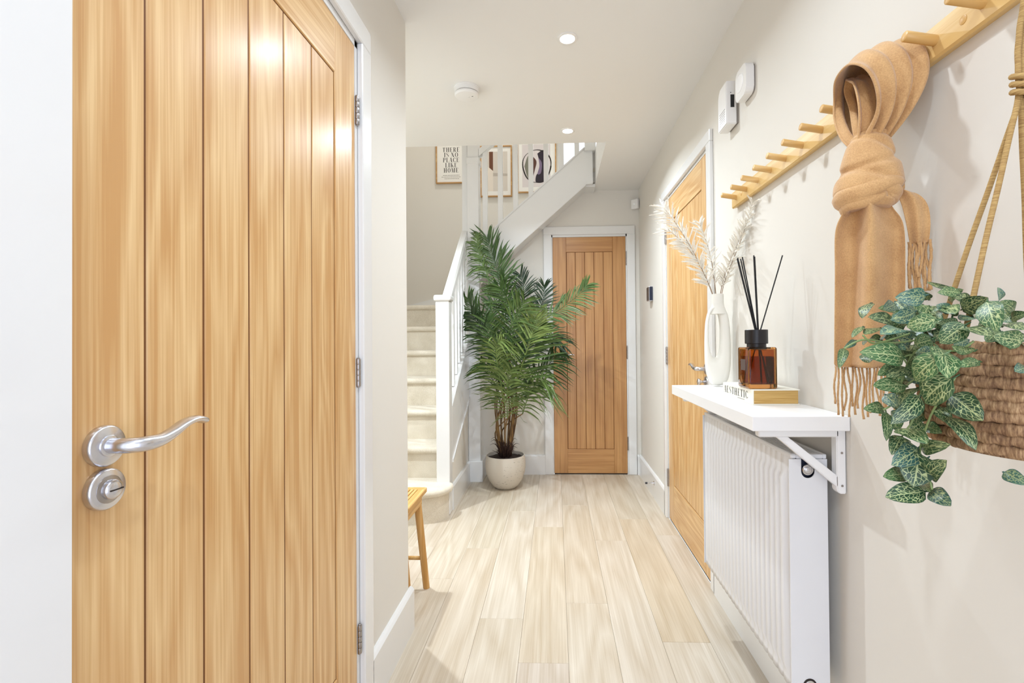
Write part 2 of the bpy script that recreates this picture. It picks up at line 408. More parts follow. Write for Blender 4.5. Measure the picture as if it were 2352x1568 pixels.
# architraves (front face, inner rebate)
def architrave(name, plane_axis, face, out, u0, u1, ztop, aw, zt=None, th=.018, near=None, inner=None):
    """door casing on a wall plane; u0,u1 inner edges of the casing; out = direction (+1/-1) it stands proud; aw casing widths"""
    t = thing(name, (0, 0, 0), kind='structure')
    def bx(ua, ub, za, zb, d0, d1, bev=.003):
        a, b = sorted((face+out*d0, face+out*d1))
        return B(a, b, ua, ub, za, zb, bev=bev) if plane_axis == 0 else B(ua, ub, a, b, za, zb, bev=bev)
    obj('jamb', bx(u0-(near or aw), u0, 0, ztop, 0, th), TRIM, t); obj('jamb', bx(u1, u1+aw, 0, ztop, 0, th), TRIM, t)
    obj('head', bx(u0-aw, u1+aw, ztop, ztop+aw, 0, th), TRIM, t)
    # lining between casing and leaf
    bm = bmesh.new()
    i0, i1, iz = inner
    for (ua, ub, za, zb) in ((u0, i0-.0015, 0, ztop), (i1+.0015, u1, 0, ztop), (u0, u1, iz+.0015, ztop)):
        if ub-ua < .0005: continue
        a, b = sorted((face+out*.0006, face-out*.1))
        box(bm, a, b, ua, ub, za, zb) if plane_axis == 0 else box(bm, ua, ub, a, b, za, zb)
    obj('lining', bm, TRIM, t)
    bm = bmesh.new()                               # stop bead closing the gap round the leaf
    for (ua, ub, za, zb) in ((i0-.012, i0+.004, 0, iz+.012), (i1-.004, i1+.012, 0, iz+.012), (i0, i1, iz-.004, iz+.012)):
        a, b = sorted((face-out*.0395, face-out*.06))
        box(bm, a, b, ua, ub, za, zb) if plane_axis == 0 else box(bm, ua, ub, a, b, za, zb)
    obj('door_stop_bead', bm, TRIM, t)
    a, b = sorted((face-out*.003, face-out*.11)); obj('leak_block', B(a, b, i0, i1, -.004, .0035) if plane_axis == 0 else B(i0, i1, a, b, -.004, .0035), DARK, t)  # dark strip added to block light leaking in under the leaf
    return t
architrave('trim_1', 0, XL, 1, .5405, 1.392, 2.008, .066, near=.10, inner=(.5405, 1.374, 1.988))
architrave('trim_2', 1, YF, -1, -.026, .604, 2.008, .067, inner=(-.016, .594, 1.988))
architrave('trim_3', 0, XR, -1, 2.207, 3.070, 2.004, .054, inner=(2.215, 3.056, 1.988))

# doors ------------------------------------------------------------------
def hinge(parent, axis_pt, z0, z1):
    x, y = axis_pt
    bm = bmesh.new(); n = 5; d = (z1-z0)/n
    for k in range(n): lathe([(.0062, .0006), (.0066, .002), (.0066, d-.002), (.0062, d-.0006)], (x, y, z0+k*d), n=12, bm=bm)
    lathe([(.003, -.003), (.0045, -.002), (.0045, z1-z0+.002), (.003, z1-z0+.003)], (x, y, z0), n=10, bm=bm)
    o = obj('hinge', bm, HINGEM, parent); sharp(o); return o
def door(name, axis, face, out, u0, u1, z0, z1, stile, rail_t, rail_b, nb, mats):
    """leaf in plane axis(0: x=face, 1: y=face); out = visible side direction; u along the wall"""
    t = thing(name, ((face, u0, z0) if axis == 0 else (u0, face, z0)), kind='structure')
    mu = mats[1] if axis == 0 else mats[0]; mz = mats[2]
    def bx(ua, ub, za, zb, d0, d1, bev=.0015):
        a, b = sorted((face-out*d0, face-out*d1))
        return B(a, b, ua, ub, za, zb, bev=bev) if axis == 0 else B(ua, ub, a, b, za, zb, bev=bev)
    obj('stile', bx(u0, u0+stile[0], z0, z1, 0, .038), mz, t); obj('stile', bx(u1-stile[1], u1, z0, z1, 0, .038), mz, t)
    a, b = u0+stile[0], u1-stile[1]
    g = .0006
    obj('rail', bx(a+g, b-g, z1-rail_t, z1, 0, .038), mu, t); obj('rail', bx(a+g, b-g, z0, z0+rail_b, 0, .038), mu, t)
    obj('backing', bx(a, b, z0+rail_b, z1-rail_t, .0042, .03, 0), GROOVE, t)
    w = (b-a)/nb
    for k in range(nb):
        obj('board', bx(a+w*k+(.0065 if k == 0 else .0024), a+w*(k+1)-(.004 if k == nb-1 else .0024), z0+rail_b+.003, z1-rail_t-.003, .0025, .02, .0016), mz, t)
    return t
def disc(parent, name, c, axis, out, r, th, m, rim=.0025, n=40):
    s = out
    bm = lathe([(r*.985, 0), (r, s*.001), (r, s*(th-rim)), (r-rim*.6, s*(th-rim*.25)), (r-rim, s*th)], c, axis=axis, n=n)
    return sharp(obj(name, bm, m, parent), 40)
def lever(parent, c, axis, out, udir, m=STEEL):
    """round rose with a wave shaped lever; c = centre on the door face, udir = direction of the lever along the wall"""
    rs = disc(parent, 'rose', c, axis, out, .026, .0105, m); rs['label'] = 'round satin steel rose of the lever handle'
    P = Vector(c); o_ = Vector((out, 0, 0)) if axis == 0 else Vector((0, out, 0)); u = Vector((0, udir, 0)) if axis == 0 else Vector((udir, 0, 0)); zz = Vector((0, 0, 1))
    sharp(obj('collar', lathe([(.0135, out*.0095), (.0135, out*.0125), (.012, out*.0135)], c, axis=axis, n=28), m, rs), 40)
    pts = [(0, .012, 0), (0, .030, 0), (.004, .041, 0), (.014, .048, .0), (.034, .050, .001), (.055, .050, .0075), (.075, .049, .0155), (.094, .0485, .0185), (.108, .048, .016), (.118, .047, .0115)]
    pts = [P+u*a+o_*b+zz*h for a, b, h in pts]
    pts = crom(pts, 44); n = len(pts); bm = bmesh.new(); rows = []
    for i, p in enumerate(pts):
        s = i/(n-1); t = (pts[min(i+1, n-1)]-pts[max(i-1, 0)]).normalized()
        side = t.cross(zz); side = side.normalized() if side.length > .01 else u; up = side.cross(t).normalized()
        k = min(1, max(0, (s-.35)/.3)); a = .0098*(1-k)+.0105*k; b = .0098*(1-k)+.0052*k
        if s > .93: e = (1-s)/.07; a *= .35+.65*e**.5; b *= .35+.65*e**.5
        rows.append([bm.verts.new(p+side*(a*math.cos(2*PI*j/16))+up*(b*math.sin(2*PI*j/16))) for j in range(16)])
    for A, Bb in zip(rows, rows[1:]):
        for j in range(16): bm.faces.new((A[j], A[(j+1) % 16], Bb[(j+1) % 16], Bb[j]))
    bm.faces.new(rows[0]); bm.faces.new(rows[-1][::-1])
    h = obj('handle', bm, m, parent, smooth=True); h['label'] = 'satin steel wave shaped lever handle'
    return h
d1 = door('door_1', 0, XL, 1, .536, 1.374, .006, 1.988, (.121, .124), .145, .235, 5, OAK)
lever(d1, (XL, .592, .996), 0, 1, 1)
ks = disc(d1, 'lock_rose', (XL, .592, .941), 0, 1, .026, .0105, STEEL); ks['label'] = 'round lock rose with a slotted coin release'
sharp(obj('release_disc', lathe([(.0175, .0095), (.0175, .0112), (.0165, .0118)], (XL, .592, .941), axis=0, n=32), HINGEM, ks), 40)
bm = lathe([(.0125, .011), (.0125, .0165), (.0115, .0185), (.008, .0205), (.003, .0212)], (XL, .592, .941), axis=0, n=30)
kk = sharp(obj('release_knob', bm, STEEL, ks), 40)
bm = B(XL+.0195, XL+.0216, .583, .601, .9402, .9418); obj('slot', bm, DARK, ks)
for z0, z1 in ((1.760, 1.844), (.995, 1.076), (.224, .305)): hinge(d1, (XL+.005, 1.381), z0, z1)
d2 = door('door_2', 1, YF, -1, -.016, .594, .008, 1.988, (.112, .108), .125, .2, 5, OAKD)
lever(d2, (.042, YF, .985), 1, -1, 1)
for z0, z1 in ((1.75, 1.86), (.965, 1.07), (.205, .31)): hinge(d2, (.600, YF-.005), z0, z1)
d3 = door('door_3', 0, XR, -1, 2.215, 3.056, .006, 1.988, (.120, .120), .145, .235, 5, OAK)
lever(d3, (XR, 2.272, .985), 0, -1, 1)
t3 = disc(d3, 'lock_rose', (XR, 2.272, .925), 0, -1, .026, .0105, STEEL)
obj('thumb_turn', tube([(XR-.01, 2.272, .925), (XR-.03, 2.272, .925), (XR-.036, 2.272, .925)], [.006, .006, .005], bm=lathe([(.004, -.008), (.015, -.005), (.0165, 0), (.015, .005), (.004, .008)], (XR-.04, 2.272, .925), axis=0, n=20)), CHROME, t3, smooth=True)
for z0, z1 in ((1.727, 1.825), (.969, 1.074), (.203, .309)): hinge(d3, (XR-.005, 3.064), z0, z1)

# ------------------------------------------------------------------ staircase
st = thing('staircase', (-1.15, 3.1, 0), 'white painted staircase with cream carpeted steps, turning right above the oak cupboard door', 'staircase')
RZ = .209
ys = [2.935, 3.20, 3.45, 3.71, 3.97, 4.23, 4.49]
def step_poly(k, y0, y1, z0, z1):
    pts = [(y0, z0), (y0, z1-.045)]
    for i in range(7):
        a = PI*1.0*i/6-PI/2
        pts.append((y0-.004-.022*math.cos(a), z1-.0225+.0225*math.sin(a)))
    pts += [(y1, z1), (y1, z0)]
    return pts
for k in range(1, 7):
    o = obj('step', prism(step_poly(k, ys[k], ys[k+1] if k < 6 else YB, RZ*k-.02, RZ*(k+1)), 0, XS, -.738), CARPET, st, smooth=False)
    sharp(o, 50)
# curtail bottom step: plan outline swept with a rolled nosing
pl = [(XS, 2.915), (-1.1, 2.915), (-.93, 2.918), (-.85, 2.926), (-.78, 2.945), (-.735, 2.972), (-.705, 3.01), (-.690, 3.055), (-.695, 3.10)]
pl = [tuple(p) for p in cromN(pl, 36)]
def off(pts, d):
    out = []
    for i, p in enumerate(pts):
        a = pts[max(i-1, 0)]; b = pts[min(i+1, len(pts)-1)]; tx, ty = b[0]-a[0], b[1]-a[1]; l = math.hypot(tx, ty)
        out.append((p[0]+ty/l*d, p[1]-tx/l*d))
    return out
prof = [(0, 0), (0, RZ-.048)]+[(.004+.024*math.cos(-PI/2+PI*i/7), RZ-.024+.024*math.sin(-PI/2+PI*i/7)) for i in range(8)]+[(-.01, RZ+.001)]
bm = bmesh.new(); rows = []
for d, z in prof:
    rows.append([bm.verts.new((x, y, z)) for x, y in off(pl, d)])
for a, b in zip(rows, rows[1:]):
    for i in range(len(a)-1): bm.faces.new((a[i], a[i+1], b[i+1], b[i]))
top = rows[-1]; bk = [bm.verts.new((x, 3.22, RZ)) for x, y in [(v.co.x, v.co.y) for v in top]]
for i in range(len(top)-1): bm.faces.new((top[i], top[i+1], bk[i+1], bk[i]))
o = obj('step', bm, CARPET, st); sharp(o, 60)
obj('step', prism([(-.74, 3.96), (-.70, 3.96), (-.60, YB), (-1.08, YB)], 2, RZ*7-.02, RZ*8), CARPET, st)   # winder
obj('step', prism([(-.70, 3.96), (-.604, 3.96), (-.36, YB), (-.60, YB)], 2, RZ*8, RZ*9), CARPET, st)       # winder
for k in range(4):                                # upper flight, behind the string
    x = -.604+.2416*k
    obj('step', prism([(x, 1.881+RZ*k-.06), (x, 1.881+RZ*k), (x+.262, 1.881+RZ*k), (x+.262, 1.881+RZ*k-.02)], 1, 3.885, YB), CARPET, st)
# lower newel
def newel(x0, x1, y0, y1, z1, cap=.04):
    nn = obj('newel_post', B(x0, x1, y0, y1, 0, z1, bev=.004), TRIM, st)
    bm = B(x0-.013, x1+.013, y0-.013, y1+.013, z1, z1+cap, bev=.014, seg=3)
    obj('newel_cap', bm, TRIM, nn); return nn
newel(-.777, -.690, 3.10, 3.187, 1.385)
# pier at the turn, with plinth, collar and upper post
pier = obj('newel_post', B(-.698, -.604, 3.83, 3.93, 0, 2.555, bev=.003), TRIM, st)
obj('plinth', B(-.700, -.585, 3.812, 4.05, 0, H, bev=.003), TRIM, pier)
obj('collar', B(-.703, -.598, 3.824, 3.936, 2.545, 2.60, bev=.006), TRIM, pier)
obj('upper_post', B(-.696, -.606, 3.835, 3.925, 2.60, 3.4, bev=.003), TRIM, pier)
obj('rear_post', B(-.745, -.70, 3.86, 3.96, 0, 3.4, bev=.003), TRIM, pier)
# side string, panel and its baseboard (plane x=-.69)
obj('string_board', prism([(3.185, .330), (3.185, .690), (3.83, 1.155), (3.83, .672)], 0, -.745, -.690, bev=.003), TRIM, st)
obj('side_panel', prism([(3.18, .0), (3.18, .36), (3.83, .70), (3.83, 0)], 0, -.74, -.702), WALL, st)
obj('string_bead', prism([(3.185, .318), (3.185, .338), (3.83, .680), (3.83, .660)], 0, -.70, -.683), TRIM, st)
bm = bmesh.new(); pr = [(-.702, 0), (-.684, 0), (-.684, H-.012), (-.690, H-.002), (-.702, H)]
obj('side_baseboard', prism(pr, 1, 3.187, 3.83), TRIM, st)
# lower handrail and balusters
def rail_section(p0, p1, w, h):
    a, b = Vector(p0), Vector(p1); bm = bmesh.new(); sec = [(-w/2, -h/2), (w/2, -h/2), (w/2, h*.15), (w*.36, h*.45), (0, h/2), (-w*.36, h*.45), (-w/2, h*.15)]
    t = (b-a).normalized(); side = t.cross(Vector((0, 0, 1))).normalized(); up = Vector((0, 0, 1))
    ra = [bm.verts.new(a+side*x+up*y) for x, y in sec]; rb = [bm.verts.new(b+side*x+up*y) for x, y in sec]; n = len(sec)
    bm.faces.new(ra); bm.faces.new(rb[::-1])
    for i in range(n): bm.faces.new((ra[i], ra[(i+1) % n], rb[(i+1) % n], rb[i]))
    return bm
obj('handrail', rail_section((-.727, 3.187, 1.395), (-.727, 3.86, 1.975), .062, .085), TRIM, st)
for k in range(6):
    y = 3.245+.105*k
    obj('baluster', B(-.739, -.707, y-.016, y+.016, .70+.72*(y-3.2), 1.37+.862*(y-3.187), bev=.002), TRIM, st)
# upper string, in front of the under-stairs wall, and the balusters above it
def zt(x): return 1.973+.865*(x+.541)
def zb(x): return 1.865+.870*(x+.325)
bm = prism([(-.604, zb(-.604)), (-.604, zt(-.604)), (.24, zt(.24)), (.311, zt(.306)-.03), (.3125, zb(.255)), (.255, zb(.255))], 1, 3.845, 3.885, bev=.003)
obj('string_board', bm, TRIM, st)
bm = prism([(-.604, zb(-.604)-.012), (-.604, zb(-.604)+.02), (.255, zb(.255)+.02), (.255, zb(.255)-.012)], 1, 3.838, 3.89, bev=.003); obj('string_bead', bm, TRIM, st)
bm = prism([(-.604, zb(-.604)-.012), (-.604, zb(-.604)+.01), (.24, zb(.24)+.012), (.332, zb(.255)+.012), (.332, zb(.255)-.012), (.25, zb(.255)-.012)], 1, 3.885, YF+.01); obj('soffit', bm, TRIM, st)
obj('nosing', prism([(-.604, zt(-.604)-.005), (-.604, zt(-.604)+.012), (.245, zt(.245)+.012), (.245, zt(.245)-.005)], 1, 3.835, 3.895, bev=.003), TRIM, st)
for k in range(7):
    x = -.556+.1235*k
    obj('baluster', B(x-.0195, x+.0195, 3.847, 3.883, zt(x)-.01, zt(x)+.86, bev=.002), TRIM, st)
obj('handrail', rail_section((-.604, 3.865, zt(-.604)+.72), (.30, 3.865, zt(.30)+.72), .06, .065), TRIM, st)
obj('upper_newel', B(.245, .334, 3.82, 3.90, 2.63, 3.7, bev=.004), TRIM, st)
# sloped wall string over the winders on the back wall
obj('wall_string', prism([(XS, 1.40), (XS, 1.46), (-1.16, 1.585), (-.6, 1.735), (-.6, 1.45), (-1.0, 1.40)], 1, YB-.02, YB), TRIM, st)

# ------------------------------------------------------------------ ceiling fittings
def downlight(x, y, label):
    t = thing('downlight', (x, y, ZC), label, 'ceiling light', 'recessed ceiling downlights')
    sharp(obj('bezel', lathe([(.030, -.001), (.031, -.004), (.040, -.0045), (.0425, -.003), (.043, 0)], (x, y, ZC), n=40), PLAST, t), 40)
    obj('lamp', lathe([(.0295, -.0012), (.0295, -.0022)], (x, y, ZC), n=32), GLOW, t)
downlight(.061, 1.988, 'round white recessed ceiling downlight, the nearer of the two lit ones')
downlight(.085, 2.871, 'round white recessed ceiling downlight close to the edge of the stairwell opening')
sm = thing('smoke_alarm', (-.428, 2.36, ZC), 'round white smoke alarm on the ceiling left of the downlights', 'smoke alarm')
c = (-.428, 2.36, ZC)
sharp(obj('base', lathe([(.064, 0), (.064, -.004), (.061, -.006)], c, n=48), PLAST, sm), 40)
sharp(obj('body', lathe([(.060, -.005), (.060, -.024), (.0575, -.0255), (.0575, -.028), (.060, -.0295), (.0595, -.036), (.054, -.042), (.02, -.0455), (.004, -.046)], c, n=48), PLAST, sm), 30)
sharp(obj('vent', lathe([(.0585, -.0262), (.0585, -.0278)], c, n=40), HINGEM, sm), 40)
obj('indicator', lathe([(.0016, -.0455), (.0016, -.0462)], (c[0]+.012, c[1]-.004, c[2]), n=10), HINGEM, sm)
obj('test_mark', B(c[0]+.026, c[0]+.033, c[1]-.010, c[1]-.0075, c[2]-.0455, c[2]-.044), BLACK, sm)

# ------------------------------------------------------------------ small wall devices
ms = thing('motion_sensor', (.680, 4.022, 2.205), 'small white motion sensor up in the corner above the far oak door', 'sensor')
bm = B(-.032, .032, -.016, .016, 0, .082, bev=.008, seg=3)
bmesh.ops.transform(bm, matrix=Matrix.Translation((.672, 4.012, 2.205))@Matrix.Rotation(math.radians(-38), 4, 'Z'), verts=bm.verts)
obj('case', bm, PLAST, ms)
bm = lathe([(.012, 0), (.010, -.003), (.004, -.0045)], (0, 0, 0), axis=1, n=20)
bmesh.ops.transform(bm, matrix=Matrix.Translation((.672, 4.012, 2.205))@Matrix.Rotation(math.radians(-38), 4, 'Z')@Matrix.Translation((0, -.015, .04)), verts=bm.verts)
obj('lens', bm, SATIN, ms, smooth=True)
bm = B(-.006, .02, .0, .03, .02, .06); bmesh.ops.transform(bm, matrix=Matrix.Translation((.678, 4.02, 2.205)), verts=bm.verts); obj('bracket', bm, PLAST, ms)
th = thing('thermostat', (XR, 3.53, 1.40), 'small dark glass thermostat with a silver rim on the right wall', 'thermostat')
obj('rim', B(.676, XR, 3.49, 3.575, 1.40, 1.508, bev=.006, seg=2), STEEL, th); obj('screen', B(.6745, .677, 3.496, 3.569, 1.406, 1.502, bev=.001), BLACK, th)
obj('side_glass', B(.680, .703, 3.4885, 3.4905, 1.405, 1.503), NAVY, th)
ds = thing('door_stop', (.689, 3.43, .112), 'chrome and black rubber door stop fixed to the right baseboard', 'door stop')
sharp(obj('stem', lathe([(.007, 0), (.0055, -.004), (.0055, -.05)], (.689, 3.43, .112), axis=0, n=16), CHROME, ds), 40)
sharp(obj('plate', lathe([(.0145, 0), (.0145, -.003), (.0125, -.0045)], (.689, 3.43, .112), axis=0, n=20), CHROME, ds), 40)
sharp(obj('rubber_tip', lathe([(.0065, -.049), (.0065, -.062), (.005, -.0645)], (.689, 3.43, .112), axis=0, n=16), BLACK, ds), 40)
# alarm panel with a black display on its end, and the chime above it
ap = thing('alarm_panel', (XR, 1.90, 1.945), 'white wall box with a black display on its end, up beside the right oak door', 'alarm')
prof = [(1.855, 1.945), (1.948, 1.945), (1.948, 2.075), (1.940, 2.095), (1.925, 2.110), (1.855, 2.110)]
obj('case', prism(prof, 0, .660, .700, bev=.003), PLAST, ap); obj('back_plate', prism([(1.858, 1.95), (1.945, 1.95), (1.945, 2.07), (1.925, 2.105), (1.858, 2.105)], 0, .699, XR), HINGEM, ap)
obj('display', B(.676, .690, 1.8538, 1.8555, 2.008, 2.056), BLACK, ap)
obj('led', lathe([(.0017, -.0002), (.0017, -.0012)], (.677, 1.855, 2.064), axis=1, n=8), BLACK, ap)
for k in range(6): obj('vent_slot', B(.6592, .6606, 1.870+.0*k, 1.930, 1.962+.009*k, 1.964+.009*k), HINGEM, ap)
ch = thing('door_chime', (XR, 1.75, 1.988), 'rounded white chime box with a round disc on its face, right of the alarm panel', 'chime')
def rrect(y0, y1, z0, z1, r, n=6):
    out = []
    for cy, cz, a0 in ((y1-r, z1-r, 0), (y0+r, z1-r, 90), (y0+r, z0+r, 180), (y1-r, z0+r, 270)):
        for i in range(n+1):
            a = math.radians(a0+90*i/n); out.append((cy+r*math.cos(a), cz+r*math.sin(a)))
    return out
obj('case', prism(rrect(1.700, 1.800, 1.988, 2.098, .022), 0, .674, .702, bev=.002), PLAST, ch)
obj('back_plate', prism(rrect(1.704, 1.796, 1.992, 2.094, .02), 0, .701, XR), HINGEM, ch)
bm = lathe([(.032, .0), (.032, -.0012), (.030, -.0022), (.029, -.0012), (.027, -.0016), (.012, -.003), (.003, -.0033)], (.674, 1.758, 2.048), axis=0, n=36); sharp(obj('sounder', bm, SATIN, ch), 40)

# ------------------------------------------------------------------ peg rails
def peg_rail(y0, y1, pegs, caps, label, z0=1.626, z1=1.688):
    t = thing('peg_rail', (XR, y0, z0), label, 'peg rail', 'oak peg rails end to end on the right wall')
    obj('board', prism([(XR, z0+.004), (XR-.016, z0), (XR-.020, z0+.004), (XR-.020, z1-.003), (XR-.017, z1), (XR, z1)], 1, y0, y1), PEGW, t)
    for y in pegs:
        a, b = Vector((XR-.012, y, 1.657)), Vector((XR-.074, y, 1.668)); d = (b-a).normalized()
        bm = tube([a, a.lerp(b, .5), b-d*.001, b], [.0092, .0092, .0092, .0082], n=20); sharp(obj('peg', bm, PEGX, t), 50)
    for y in caps: sharp(obj('screw_cap', lathe([(.0075, -.019), (.0075, -.0206), (.007, -.0209)], (XR, y, 1.656), axis=0, n=20), PEGX, t), 40)
    return t
peg_rail(.9235, 1.883, [1.841-.0975*k for k in range(10)], [1.79, 1.01], 'long oak peg rail with a camel scarf on it, the farther of the two')
peg_rail(-.04, .9215, [.8877-.0975*k for k in range(9)], [.828, .05], 'oak peg rail nearest the camera, above the hanging plant basket')

# ------------------------------------------------------------------ scarf
sc = thing('scarf', (.61, .955, 1.66), 'camel wool scarf knotted and hung over an oak peg, fringed ends hanging down', 'scarf')
DW = Vector((.84, -.54, 0)); DN = Vector((-.54, -.84, 0))
def loop(ctrl, nv, nu, amp, freq, ph, edge=.0, droop=0):
    P = cromN(ctrl, nv); bm = bmesh.new(); rows = []
    for i, (y, z, x0, x1) in enumerate(P):
        a = P[max(i-1, 0)]; b = P[min(i+1, nv)]; ty, tz = b[0]-a[0], b[1]-a[1]; l = math.hypot(ty, tz) or 1; ny, nz = -tz/l, ty/l
        v = i/nv; g = (1-math.sin(PI*v))**1.3
        row = []
        for j in range(nu+1):
            u = j/nu
            d = (amp*(.55+.9*g))*math.sin(2*PI*freq*u+ph+1.6*math.sin(3*v))+.002*math.sin(19*u+9*v)+.003*math.sin(7*v+4*u)
            d -= edge*(2*u-1)**4
            dz = droop*math.sin(PI*v)**2*(1-u)**2.2
            row.append(bm.verts.new((x0+(x1-x0)*u, y+ny*d-.35*dz, z+nz*d-dz)))
        rows.append(row)
    for a, b in zip(rows, rows[1:]):
        for j in range(nu): bm.faces.new((a[j], a[j+1], b[j+1], b[j]))
    return bm
c1 = [(.955, 1.498, .590, .640), (.915, 1.545, .594, .664), (.896, 1.600, .578, .682), (.905, 1.655, .562, .686), (.945, 1.695, .556, .686), (1.005, 1.698, .566, .686), (1.050, 1.665, .590, .686), (1.038, 1.605, .588, .676), (1.00, 1.54, .584, .655), (.965, 1.498, .588, .64)]
o = obj('loop', loop(c1, 46, 40, .0065, 3.2, .4, .006, .052), WOOL, sc, smooth=True)
md = o.modifiers.new('t', 'SOLIDIFY'); md.thickness = .0045; md.offset = 0; subsurf(o, 1)
c2 = [(.955, 1.502, .585, .62), (.940, 1.545, .580, .632), (.940, 1.585, .578, .640), (.955, 1.620, .582, .655), (.978, 1.640, .590, .662), (1.008, 1.660, .600, .662), (1.028, 1.640, .606, .665), (1.015, 1.60, .61, .66), (.985, 1.55, .60, .64), (.962, 1.502, .595, .63)]
o = obj('inner_fold', loop(c2, 40, 24, .005, 1.6, 1.9), WOOL, sc, smooth=True)
md = o.modifiers.new('t', 'SOLIDIFY'); md.thickness = .004; md.offset = 0; subsurf(o, 1)
def barrel(rings, nv, nt, shape):
    P = cromN(rings, nv); bm = bmesh.new(); rows = []
    for i, (z, cx, cy, a, b) in enumerate(P):
        row = []
        for j in range(nt):
            t = 2*PI*j/nt; da, db = shape(i/nv, t)
            row.append(bm.verts.new(Vector((cx, cy, z))+DW*(a*math.cos(t)*da)+DN*(b*math.sin(t)*da+db)))
        rows.append(row)
    for a, b in zip(rows, rows[1:]):
        for j in range(nt): bm.faces.new((a[j], a[(j+1) % nt], b[(j+1) % nt], b[j]))
    bm.faces.new(rows[0]); bm.faces.new(rows[-1][::-1]); return bm
def wrap(s, t):
    d = 0
    for off, sl, w in ((.10, .05, .035), (.27, .13, .03), (.42, -.05, .025), (.60, .12, .032), (.80, .09, .03)):
        dd = (s-off-sl*math.cos(t+.7))/w; d -= .12*math.exp(-dd*dd)
        d += .03/(1+math.exp(-dd*1.5))-.015
    return 1+d+.012*math.sin(5*t+6*s), 0
kn = [(1.520, .612, .952, .030, .026), (1.505, .610, .952, .036, .030), (1.475, .608, .951, .045, .037), (1.44, .607, .95, .053, .044), (1.408, .606, .95, .056, .047), (1.385, .604, .95, .048, .043), (1.372, .603, .95, .034, .032)]
subsurf(obj('knot', barrel(kn, 44, 56, wrap), WOOL, sc, smooth=True), 1)
# two rolled turns of cloth round the knot
def roll(cz, tilt, ra, rb, r, ph):
    pts = []
    for k in range(41):
        t = PI*.98*(k/40)*2+ph
        pts.append(Vector((.605, .95, cz))+DW*(ra*math.cos(t))+DN*(rb*math.sin(t))+Vector((0, 0, tilt*math.cos(t)+.003*math.sin(3*t))))
    return tube(pts, r, n=12, rfun=lambda s, a: 1+.12*math.sin(3*a+9*s)-.1*math.exp(-((a-2.2)/.25)**2), flat=1.25)
obj('roll', roll(1.402, .010, .046, .040, .012, .2), WOOL, sc, smooth=True)
obj('roll', roll(1.385, .007, .038, .035, .011, .9), WOOL, sc, smooth=True)
def pleat(s, t):
    e = max(0, 1-s*1.05)
    cx = math.cos(t)
    d = (.022+.003*e)*math.sin(cx*4.9+.9+.5*s)*(.35+.65*abs(math.sin(t))**.5)+.005*math.sin(cx*11+3*s)*e
    return 1, d
tl = [(1.395, .606, .952, .030, .020), (1.372, .606, .953, .040, .021), (1.335, .609, .956, .055, .018), (1.25, .610, .958, .0565, .012), (1.15, .607, .958, .056, .010), (1.066, .602, .958, .053, .009)]
subsurf(obj('tail', barrel(tl, 36, 64, pleat), WOOL, sc, smooth=True), 1)
def tassel(p, L, sway, r=.0019):
    pts = []; ph = random.uniform(0, 6)
    for k in range(15):
        s = k/14; pts.append(Vector(p)+Vector((sway*s*s*.6+.0018*math.sin(7*s+ph), .0022*math.sin(6*s+ph*2), -L*s)))
    return tube(pts, r, n=6, rfun=lambda s, a: 1+.28*math.sin(2*a+34*s+ph) + (.25 if s > .93 else 0))
for k in range(19):
    u = -1+2*k/18; d = .010*math.sin(u*4.6+1.0)
    p = Vector((.602, .958, 1.069))+DW*(.0515*u)+DN*d
    obj('tassel', tassel(p, random.uniform(.072, .102), random.uniform(-.006, .006)), WOOL, sc, smooth=True)
# the short second tail
pt = [Vector(p) for p in ((.630, .938, 1.398), (.652, .926, 1.400), (.668, .920, 1.378), (.677, .921, 1.340), (.682, .926, 1.300))]
bm = bmesh.new(); rows = []
for i, p in enumerate(crom(pt, 24)):
    s = i/24; a = .014+.012*math.sin(PI*min(1, s*.9)); b = .010-.005*s
    row = []
    for j in range(32):
        t = 2*PI*j/32; row.append(bm.verts.new(p+DW*(a*math.cos(t)*.75)+DN*(b*math.sin(t)+.005*math.sin(4.4*math.cos(t)+1+s))+Vector((0, 0, -.3*a*math.cos(t)*(1-s)))))
    rows.append(row)
for a, b in zip(rows, rows[1:]):
    for j in range(32): bm.faces.new((a[j], a[(j+1) % 32], b[(j+1) % 32], b[j]))
bm.faces.new(rows[0]); bm.faces.new(rows[-1][::-1])
subsurf(obj('short_tail', bm, WOOL, sc, smooth=True), 1)
for k in range(10):
    u = -1+2*k/9; p = pt[-1]+DW*(.0155*u)+DN*(.005*math.sin(4.4*u+2))+Vector((0, 0, .006))
    obj('tassel', tassel(p, random.uniform(.065, .095), random.uniform(-.004, .006), .0025), WOOL, sc, smooth=True)

# ------------------------------------------------------------------ shelf, radiator
sh = thing('wall_shelf', (.59, 1.59, .90), 'thick white wall shelf on brackets above the radiator', 'shelf')
obj('board', B(.475, XR-.001, 1.185, 1.992, .901, .937, bev=.0015), SATIN, sh)
for y in (1.215, 1.90):
    br = obj('bracket', B(.497, .690, y-.012, y+.012, .883, .9008, bev=.003), SATIN, sh)
    br['label'] = 'white triangular shelf bracket'
    obj('wall_arm', prism([(.683, .753), (.690, .745), (XR-.002, .745), (XR-.002, .900), (.683, .900)], 1, y-.012, y+.012, bev=.002), SATIN, br)
    obj('brace', prism([(.540, .885), (.566, .885), (.690, .785), (.690, .757)], 1, y-.010, y+.010, bev=.002), SATIN, br)
    for z in (.765, .845): sharp(obj('screw', lathe([(.003, -.0008), (.0025, -.0018)], (.695, y-.012, z), axis=1, n=10), HINGEM, br), 40)
rd = thing('radiator', (.627, 1.58, .24), 'white ribbed panel radiator under the shelf on the right wall', 'radiator')
RY0, RY1, RX0, RX1, RZ0, RZ1 = 1.232, 1.935, .581, .675, .242, .835
bm = bmesh.new(); pts = [(RX0+.012, RY0+.004)]; n = 21; p = (RY1-RY0-.05)/n
